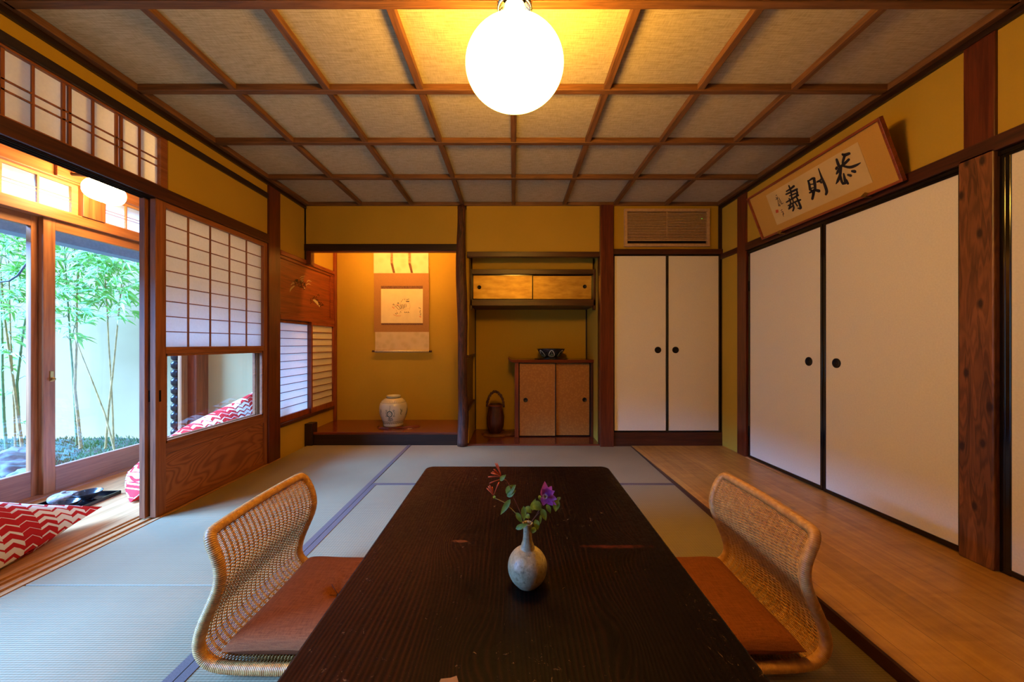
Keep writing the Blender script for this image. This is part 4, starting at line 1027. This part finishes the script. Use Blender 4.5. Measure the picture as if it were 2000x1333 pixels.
for x0, x1 in ((sp_(44,0).x, a.x), (b.x, sp_(688,0).x)): MB().tube([(x0,YS-.012,zr),(x1,YS-.012,zr)], .0105, 16).build('roller_knob', W('dark','X'), t)

# --- jar on a driftwood slab in the picture alcove
def slab_shape(name, c, pts, th, mat, label):
    m = MB(); n = len(pts)
    q = [Vector(c)+Vector((x, y, 0)) for x, y in pts]
    inner = [Vector(c)+Vector((x*.88, y*.88, th)) for x, y in pts]
    m.add(q+inner, [tuple(range(n-1,-1,-1)), tuple(range(n, 2*n))]+[(i,(i+1)%n,(i+1)%n+n,i+n) for i in range(n)])
    return tag(m.build(name, mat, None, .003), label, 'wooden stand')
random.seed(11)
def blob(rx, ry, ext, n=34):
    o = []
    for i in range(n):
        a = 2*pi*i/n; k_ = 1+.06*sin(3*a+1)+.05*sin(7*a)+random.uniform(-.02,.02)
        x = rx*cos(a)*k_; y = ry*sin(a)*k_
        if cos(a) > .55: x += ext*(cos(a)-.55)/.45; y *= .75
        o.append((x, y))
    return o
jx, jy = -1.137, 3.515
slab_shape('driftwood_stand', (jx+.005, jy, .1145), blob(.165, .105, .075), .016, W('plat','X'), 'thin irregular reddish wooden slab under the painted jar')
# gnarled burl at the slab's right end
t = empty('painted_jar', (jx, jy, .131)); tag(t, 'round cream porcelain jar painted with grey-blue flowers, in the picture alcove', 'jar')
jp = [(.084,0),(.090,.004),(.092,.026),(.103,.055),(.118,.092),(.127,.130),(.1285,.165),(.122,.203),(.106,.232),(.084,.250),(.067,.258),(.060,.264),(.064,.272),(.066,.279),(.061,.280),(.054,.270),(.052,.258),(.075,.245),(.11,.20),(.11,.12)]
# smooth profile
js = smoothp(jp)
m = MB(); m.lathe(js, (jx, jy, .131), 56, cap=False); m.build('body', plain('cream_porcelain', (.60,.52,.36), .18, 0, 14, .08, .05, .5, .4), t)
def jr(z):
    for a, b in zip(js, js[1:]):
        if a[1] <= z <= b[1] and b[1] > a[1]: return a[0]+(b[0]-a[0])*(z-a[1])/(b[1]-a[1])
    return .1
def jm(u, v, o=.0008):   # u metres around from the front, v height
    r = jr(v)+o; a = -pi/2+.07+u/.125; return Vector((jx+r*cos(a), jy+r*sin(a), .131+v))
m = MB()
def jell(cx, cy, rx, ry, w_): return [(cx+rx*cos(2*pi*i/12), cy+ry*sin(2*pi*i/12), w_) for i in range(13)]
for off in (-.21,-.10, 0, .10, .21):
    k_ = 1 if abs(off) in (0,.21) else 0
    if k_:
        m.stroke(jell(off-.004, .125, .022, .026, .009), jm); m.stroke(jell(off-.004,.125,.009,.013,.003), jm); m.stroke([(off-.004,.098,.004),(off-.004,.070,.005),(off-.004,.055,.003)], jm)
        for sg in (-1, 1):
            m.stroke([(off-.004,.060,.003),(off+sg*.018,.072,.009),(off+sg*.026,.064,.003)], jm); m.stroke([(off-.004,.075,.003),(off+sg*.014,.088,.008),(off+sg*.022,.084,.003)], jm)
            m.stroke([(off+sg*.02,.10,.002),(off+sg*.034,.115,.003),(off+sg*.038,.135,.003),(off+sg*.028,.152,.003)], jm); m.stroke(jell(off+sg*.032,.158,.006,.006,.003), jm); m.stroke(jell(off+sg*.036,.105,.006,.006,.003), jm)
        m.stroke([(off-.004,.155,.003),(off,.185,.003),(off-.002,.20,.004)], jm)
    else:
        m.stroke([(off-.01,.17,.003),(off,.150,.007),(off-.004,.125,.006),(off+.004,.112,.003)], jm); m.stroke([(off+.008,.165,.003),(off+.012,.14,.004)], jm)
for i in range(44):
    u = -.39+i*.018; m.stroke([(u,.245,.003),(u*1.01,.226,.003)], jm)
for z in (.052, .047, .222): m.stroke([(-.39+i*.02, z, .002) for i in range(40)], jm)
for i in range(30): u = -.39+i*.026; m.stroke([(u,.040,.004),(u+.01,.030,.006),(u+.02,.038,.003)], jm)
m.stroke([(-.39+i*.02,.262,.006) for i in range(40)], lambda u, v: jm(u, v, .0012))
m.build('painted_pattern', plain('grey_blue_glaze', (.10,.12,.10), .25, 0, 60, .2, 0), t)

# --- basket vase on a slab in the shelf alcove
kx, ky = (967.5-VX)*3.62/F, 3.62
slab_shape('burl_stand', (kx+.025, ky, .0145), blob(.165, .095, .03), .020, plain('burl_wood', (.13,.040,.015), .5, 0, 30, .5, .6), 'rough burl slab under the tall handled basket')
t = empty('tall_basket', (kx, ky, .035)); tag(t, 'tall dark ribbed bamboo flower basket with an arched twig handle', 'basket')
bp = smoothp([(.055,0),(.062,.02),(.076,.06),(.083,.10),(.082,.15),(.074,.20),(.066,.24),(.064,.262),(.068,.270),(.066,.276),(.058,.272),(.056,.20)])
m = MB(); m.lathe(bp, (kx, ky, .035), 108, warp=lambda a, z: 1+(.022*(1 if int(a/(2*pi)*108+.5) % 3 == 0 else -.3) if .01 < z < .255 else .0), cap=False); m.build('body', W('dark','Z'), t)
m = MB(); m.tube([(kx+.069*cos(2*pi*i/40), ky+.069*sin(2*pi*i/40), .035+.268) for i in range(40)], .0055, 8, closed=True); m.build('rim', W('red','X'), t)
m = MB(); pts = []
for i in range(31):
    a = pi*i/30; x = -.082*cos(a); z = .250+.150*sin(a) + .006*sin(i*2.1); pts.append((kx+x*(1-.12*sin(a)**3), ky+.004*sin(i*1.7), .035+z))
m.tube(pts, [.0115+.003*sin(i*2.6) for i in range(31)], 9); m.build('handle', W('dark','X'), t)

# --- porcelain bowl on the low cabinet
ox, oy = (1076-VX)*3.66/F, 3.66
MB_ = MB(); MB_.lathe([(.165,0),(.170,.003),(.165,.008),(.155,.009),(.0005,.009)], (ox+.005, oy, .7505), 8, cap=True)
tag(MB_.build('bowl_stand', M_lacq), 'flat black stand under the patterned bowl on the low cabinet', 'stand')
t = empty('porcelain_bowl', (ox, oy, .760)); tag(t, 'dark flared porcelain bowl with white triangular panels, on the low cabinet', 'bowl')
op = smoothp([(.070,0),(.072,.008),(.088,.016),(.106,.035),(.122,.062),(.139,.088),(.136,.089),(.118,.062),(.098,.036),(.06,.020),(.0006,.018)])
m = MB(); m.lathe(op, (ox, oy, .760), 64, cap=False); m.build('body', plain('navy_glaze', (.022,.022,.030), .2, 0, 90, .5, 0, .5, .3), t)
def om(u, v):
    r = .1
    for a_, b_ in zip(op, op[1:]):
        if b_[1] > a_[1] and a_[1] <= v <= b_[1]: r = a_[0]+(b_[0]-a_[0])*(v-a_[1])/(b_[1]-a_[1])+.0014; break
    a = -pi/2+u/.115; return Vector((ox+r*cos(a), oy+r*sin(a), .760+v+.0))
M_wg = plain('white_glaze', (.62,.62,.52), .3, 0, 60, .1, 0); M_gg = plain('green_glaze', (.16,.22,.12), .3, 0, 60, .1, 0)
for k_ in range(-2, 3):
    c = k_*.105-.005; m = MB()
    m.stroke([(c-.030,.024,.005),(c-.020,.055,.006),(c,.078,.006),(c+.020,.055,.006),(c+.030,.024,.005),(c,.018,.005),(c-.030,.024,.005)], om)
    q_ = m.build('white_panel', M_wg, t); m = MB()
    for dx, dz in ((0,.045),(-.008,.035),(.009,.036),(-.012,.028),(.013,.028),(0,.058),(0,.030)): m.stroke([(c+dx-.003,dz-.002,.004),(c+dx+.003,dz+.003,.006)], om)
    m.build('leaf_motif', M_gg, q_)

# --- red and white floor cushions on the veranda
def tetra(name, V, label, infl, uvf, n=22):
    V = [Vector(v) for v in V]; c = sum(V, Vector())/4; vs_ = []; fs = []; uvs = []
    for ia, ib, ic in ((0,1,2),(0,2,3),(0,3,1),(1,3,2)):
        A_, B_, C_ = V[ia], V[ib], V[ic]; nr = (B_-A_).cross(C_-A_).normalized()
        if nr.dot((A_+B_+C_)/3-c) < 0: B_, C_ = C_, B_; nr = -nr
        idx = {}
        for i in range(n+1):
            for j in range(n+1-i):
                a, b = i/n, j/n; g_ = 1-a-b; p = A_*a+B_*b+C_*g_
                k_ = (27*a*b*g_)**.7 if a*b*g_ > 0 else 0
                ed = ((a*b)+(b*g_)+(a*g_))*3
                dirc = (p-c).normalized()
                q = p+nr*k_*infl+dirc*ed**1.0*infl*.35
                q += nr*.006*noise.noise(q*9)
                q.z = max(q.z, ZE+.002)
                idx[i, j] = len(vs_); vs_.append(q); uvs.append(uvf(q))
        for i in range(n):
            for j in range(n-i):
                fs.append((idx[i,j], idx[i+1,j], idx[i,j+1]))
                if i+j < n-1: fs.append((idx[i+1,j], idx[i+1,j+1], idx[i,j+1]))
    m = MB(); m.add(vs_, fs, True); o = m.build(name, M_rw)
    ul = o.data.uv_layers.new(name='UVMap')
    for l in o.data.loops: ul.data[l.index].uv = uvs[l.vertex_index]
    return tag(o, label, 'floor cushion', 'red and white veranda cushions')
a0 = Vector((-.10,.86,.0)).normalized()
tetra('floor_cushion', [(-2.165,1.955,.045),(-2.03,1.20,-.02),(-2.62,1.25,0),(-2.36,.95,.50)], 'red and white zigzag cushion at the left edge, nearest the viewer', .07,
      lambda q: (q.y*1.55, q.z*1.5+q.x*-.9+q.y*.25))
tetra('floor_cushion', [(-2.66,2.56,.02),(-2.20,2.13,-.01),(-2.085,3.02,.53),(-2.06,3.00,.0)], 'red and white striped cushion leaning behind the shoji door glass', .07,
      lambda q: ((q.y+q.x*.5)*1.9, q.z*1.9-q.x*.25))
# --- tray with cups
t = empty('serving_tray', (-2.545, 2.145, ZE)); tag(t, 'black lacquer tray on the veranda carrying dark bowls', 'tray')
ang = radians(4)
def tr(x, y, z): return Vector((-2.545+x*cos(ang)-y*sin(ang), 2.145+x*sin(ang)+y*cos(ang), ZE+z))
m = MB(); m.hexa([tr(-.14,-.13,0),tr(.14,-.13,0),tr(.14,.13,0),tr(-.14,.13,0),tr(-.14,-.13,.006),tr(.14,-.13,.006),tr(.14,.13,.006),tr(-.14,.13,.006)]); m.build('base', M_lacq, t)
m = MB()
for a, b in (((-.14,-.13),(.14,-.13)),((.14,-.13),(.14,.13)),((.14,.13),(-.14,.13)),((-.14,.13),(-.14,-.13))):
    dx, dy = b[0]-a[0], b[1]-a[1]; l = sqrt(dx*dx+dy*dy); nx, ny = -dy/l*.008, dx/l*.008
    m.hexa([tr(a[0],a[1],.006),tr(b[0],b[1],.006),tr(b[0]+nx,b[1]+ny,.006),tr(a[0]+nx,a[1]+ny,.006),tr(a[0],a[1],.020),tr(b[0],b[1],.020),tr(b[0]+nx,b[1]+ny,.020),tr(a[0]+nx,a[1]+ny,.020)])
m.build('rim', M_lacq, t)
M_cup = plain('dark_blue_glaze', (.035,.033,.035), .22, 0, 60, .4, .1, .5)
def cup(p, r, h, label):
    m = MB(); m.lathe(smoothp([(r*.38,0),(r*.40,.004),(r*.62,h*.3),(r*.9,h*.75),(r,h),(r*.96,h),(r*.84,h*.72),(r*.5,h*.25),(.0005,h*.18)]), p, 36, cap=True); return tag(m.build('tea_bowl', M_cup), label, 'bowl', 'bowls on the veranda tray')
cup(tr(.045,.035,.0066), .062, .044, 'wide dark tea bowl at the back of the veranda tray'); cup(tr(.055,-.085,.0066), .052, .036, 'dark tea bowl at the front of the tray, partly behind the cushion')
m = MB(); m.lathe(smoothp([(.04,0),(.058,.012),(.062,.028),(.055,.040),(.035,.046),(.012,.048),(.011,.056),(.004,.058)]), tr(-.068,.015,.0066), 40, warp=lambda a, z: 1+.05*sin(3*a)); tag(m.build('ash_pot', plain('grey_stoneware', (.28,.24,.22), .5, 0, 70, .5, .4)), 'lidded grey stoneware pot on the veranda tray', 'pot')

# ------------------------------------------------------------------ garden
GZ = -.36
def m_ground():
    m_, nt, b = newmat('mossy_earth'); n = noise_n(nt, coords(nt), 6, 5); nt.links.new(ramp(nt, n, [(.35, (.03,.06,.02)), (.6, (.08,.06,.035))]), b.inputs['Base Color']); b.inputs['Roughness'].default_value = .95; bump(nt, b, n, .8, .03); return m_
struct(MB().grid(lambda u, v: Vector((-9.5+u*7.5, YN-2+v*8.05, GZ-.03+.06*noise.noise(Vector((u*14, v*14, 0))))), 60, 60).build('ground', m_ground(), origin=(0,0,0)), 'mossy garden ground', 'ground')
random.seed(21); m = MB()
for i in range(9500):
    x = random.uniform(-6.6,-3.1); y = random.uniform(2.9,4.95); z = GZ-.02+.05*noise.noise(Vector((x*2, y*2, 0)))+random.uniform(0,.02); a = random.uniform(0, 2*pi); l = random.uniform(.018,.05)
    d = Vector((cos(a)*l*.6, sin(a)*l*.6, l)); s_ = Vector((-sin(a), cos(a), 0))*.007; m.add([Vector((x,y,z))-s_, Vector((x,y,z))+s_, Vector((x,y,z))+d], [(0,1,2)])
o = m.build('moss', m_leafy('moss_green', (.02,.07,.02), (.06,.15,.04), .8)); tag(o, 'low green moss and creeping plants along the foot of the garden wall', 'moss', kind='stuff')
def rock(c, r, label, seed):
    m = MB(); n = 18
    vs_ = []; fs = []
    for j in range(n+1):
        for i in range(n*2):
            a = 2*pi*i/(2*n); b = -pi/2+pi*j/n; d = Vector((cos(a)*cos(b), sin(a)*cos(b), sin(b)))
            k_ = 1+.30*noise.noise(d*1.6+Vector((seed,0,0)))+.10*noise.noise(d*5+Vector((seed,3,0)))
            vs_.append(Vector(c)+Vector((d.x*r[0], d.y*r[1], d.z*r[2]))*k_)
    N2 = 2*n
    for j in range(n):
        for i in range(N2): fs.append((j*N2+i, j*N2+(i+1)%N2, (j+1)*N2+(i+1)%N2, (j+1)*N2+i))
    m.add(vs_, fs, True); return tag(m.build('garden_rock', plain('grey_rock', (.15,.14,.13), .8, 0, 12, .45, .8)), label, 'rock', 'garden rocks')
rock((-4.95,3.6,GZ+.03), (.24,.22,.15), 'rounded pale grey rock low in the garden behind the near glass door', 1)
rock((-4.62,3.5,GZ+.0), (.10,.10,.08), 'small rock beside the big one by the glass door stile', 5)
rock((-5.2,3.9,GZ+.0), (.25,.22,.16), 'rock at the far left of the garden', 9)
M_culm = plain('bamboo_culm', (.50,.27,.08), .4, 0, 14, .35, .1); M_culmg = plain('green_bamboo_culm', (.16,.22,.06), .4, 0, 14, .35, .1)
M_bleaf = m_leafy('bamboo_leaf', (.12,.40,.07), (.34,.62,.10), .45)
def bamboo(pts, Y, clusters, label, r=.016, mat=None):
    """pts: px of the culm from base to top; clusters: (px,py,spread,count)"""
    q = []
    Yt = Y
    for i, (x, y) in enumerate(pts): q.append(P(x, y, Y=Y+.10*i/len(pts)))
    q[0].z = min(q[0].z, GZ+.0)
    t = empty('bamboo', q[0]); tag(t, label, 'bamboo', 'bamboo in the small garden')
    # extend above
    q.append(q[-1]+(q[-1]-q[-2])*.5)
    dense = []; rad = []
    LL = [0]
    for a, b in zip(q, q[1:]): LL.append(LL[-1]+(b-a).length)
    d = 0
    N = int(LL[-1]/.012); node = .17
    for i in range(N+1):
        d = LL[-1]*i/N; j = 0
        while j < len(q)-2 and LL[j+1] < d: j += 1
        dense.append(q[j].lerp(q[j+1], (d-LL[j])/(LL[j+1]-LL[j]+1e-9))); f = d/LL[-1]
        rad.append(r*(1-.55*f)*(1.22 if (d % node) < .013 else 1))
    for _ in range(8): dense = [dense[0]]+[(dense[i-1]+dense[i]*2+dense[i+1])/4 for i in range(1, len(dense)-1)]+[dense[-1]]
    m = MB(); m.tube(dense, rad, 9); m.build('culm', mat or M_culm, t)
    m = MB(); tw = MB()
    for (x, y, sprd, cnt) in clusters:
        c = P(x, y, Y=Y+random.uniform(-.25,.15)); near = min(dense, key=lambda p: (p-c).length+(.3 if p.z > c.z else 0))
        tw.tube([near, near.lerp(c,.5)+Vector((0,0,.04)), c], [.004,.003,.0015], 5)
        sp = sprd*Y/F; twigs = max(1, cnt//6)
        for k_ in range(twigs):
            d_ = Vector((random.gauss(0,1), random.gauss(0,.8), random.gauss(.1,.6))).normalized()*sp*random.uniform(.3,1); e = c+d_
            tw.tube([c, c.lerp(e,.6)+Vector((0,0,.02)), e], .0014, 4)
            for l_ in range(6):
                st = c.lerp(e, random.uniform(.45,1)); h = random.uniform(0, 2*pi); dr = Vector((cos(h), .7*sin(h), random.uniform(-.75,.25))).normalized()*.6+d_.normalized()*.5
                ln = random.uniform(.13,.24); leaf(m, st, st+dr*ln, random.uniform(.018,.030), (0,0,ln*.13), .2, 5, (random.uniform(-.5,.5), -1, random.uniform(.2,1.2)))
    m.build('leaves', M_bleaf, t); tw.build('twigs', M_culmg, t)
def cl_(*a): return a
bamboo([(158,868),(152,815),(146,760),(149,680),(150,593),(153,520)], 4.45, [(150,560,50,60),(140,600,50,48),(165,520,60,72),(130,510,50,60),(120,575,40,48),(175,560,40,30),(135,640,35,24),(190,500,50,60),(128,480,60,72)], 'thick tan bamboo stem just right of the door stile')
bamboo([(150,868),(146,790),(142,726),(137,660),(133,598),(128,520)], 4.6, [(125,620,40,36),(120,540,45,48),(145,490,50,60),(122,660,30,12)], 'thinner dark bamboo stem crossing behind the thick one by the stile', .012, M_culmg)
bamboo([(224,877),(205,810),(178,740),(158,690),(148,662)], 4.35, [(150,640,25,12),(160,600,30,24)], 'bamboo stem leaning strongly to the left', .010)
bamboo([(206,876),(212,800),(219,740),(228,650),(237,560),(246,500)], 4.45, [(237,545,45,54),(225,570,45,42),(250,560,40,36),(240,600,38,30),(250,520,45,48),(262,590,25,12),(215,520,50,48),(230,490,55,60)], 'slender bamboo leaning right, its leafy top before the bare wall', .011)
bamboo([(222,877),(220,810),(217,749),(212,670),(209,598),(204,530)], 4.55, [(205,570,40,36),(200,600,35,24),(195,530,45,48),(215,620,26,12),(190,560,40,30)], 'slender upright bamboo crossing the right-leaning one', .010)
bamboo([(44,880),(36,820),(28,760),(18,690),(8,614),(2,540)], 4.45, [(20,560,50,54),(40,600,40,36),(10,500,60,72),(60,520,50,60),(30,470,60,72)], 'tan bamboo leaning left behind the near glass door', .015)
bamboo([(40,878),(36,800),(33,750),(45,650),(61,563),(68,500)], 4.55, [(60,540,45,48),(45,580,45,36),(55,480,60,72),(70,620,40,18),(50,700,40,12),(62,740,30,6),(55,640,40,18),(40,820,25,6),(30,660,40,24)], 'darker bamboo bending right behind the near glass door', .014, M_culmg)
bamboo([(30,862),(27,800),(24,726),(20,640),(18,553)], 4.52, [(15,520,50,48),(25,600,50,36),(15,650,40,18)], 'thin bamboo between the two near ones', .010)
bamboo([(13,880),(8,820),(5,740),(4,640),(2,560)], 4.5, [(8,640,40,24),(12,720,40,18),(25,690,40,12),(10,780,30,6),(8,560,50,48),(10,460,50,60)], 'bamboo at the extreme left edge of the glass', .014, M_culmg)
# bare branch
m = MB(); pts = [P(x, y, Y=3.4) for x, y in ((-30,548),(0,551),(18,549),(35,538),(52,515),(66,490),(78,455))]; m.tube(pts, .008, 8); tag(m.build('bare_branch', plain('grey_branch', (.12,.11,.12), .7)), 'thin grey bare branch curving up behind the near glass door', 'branch')
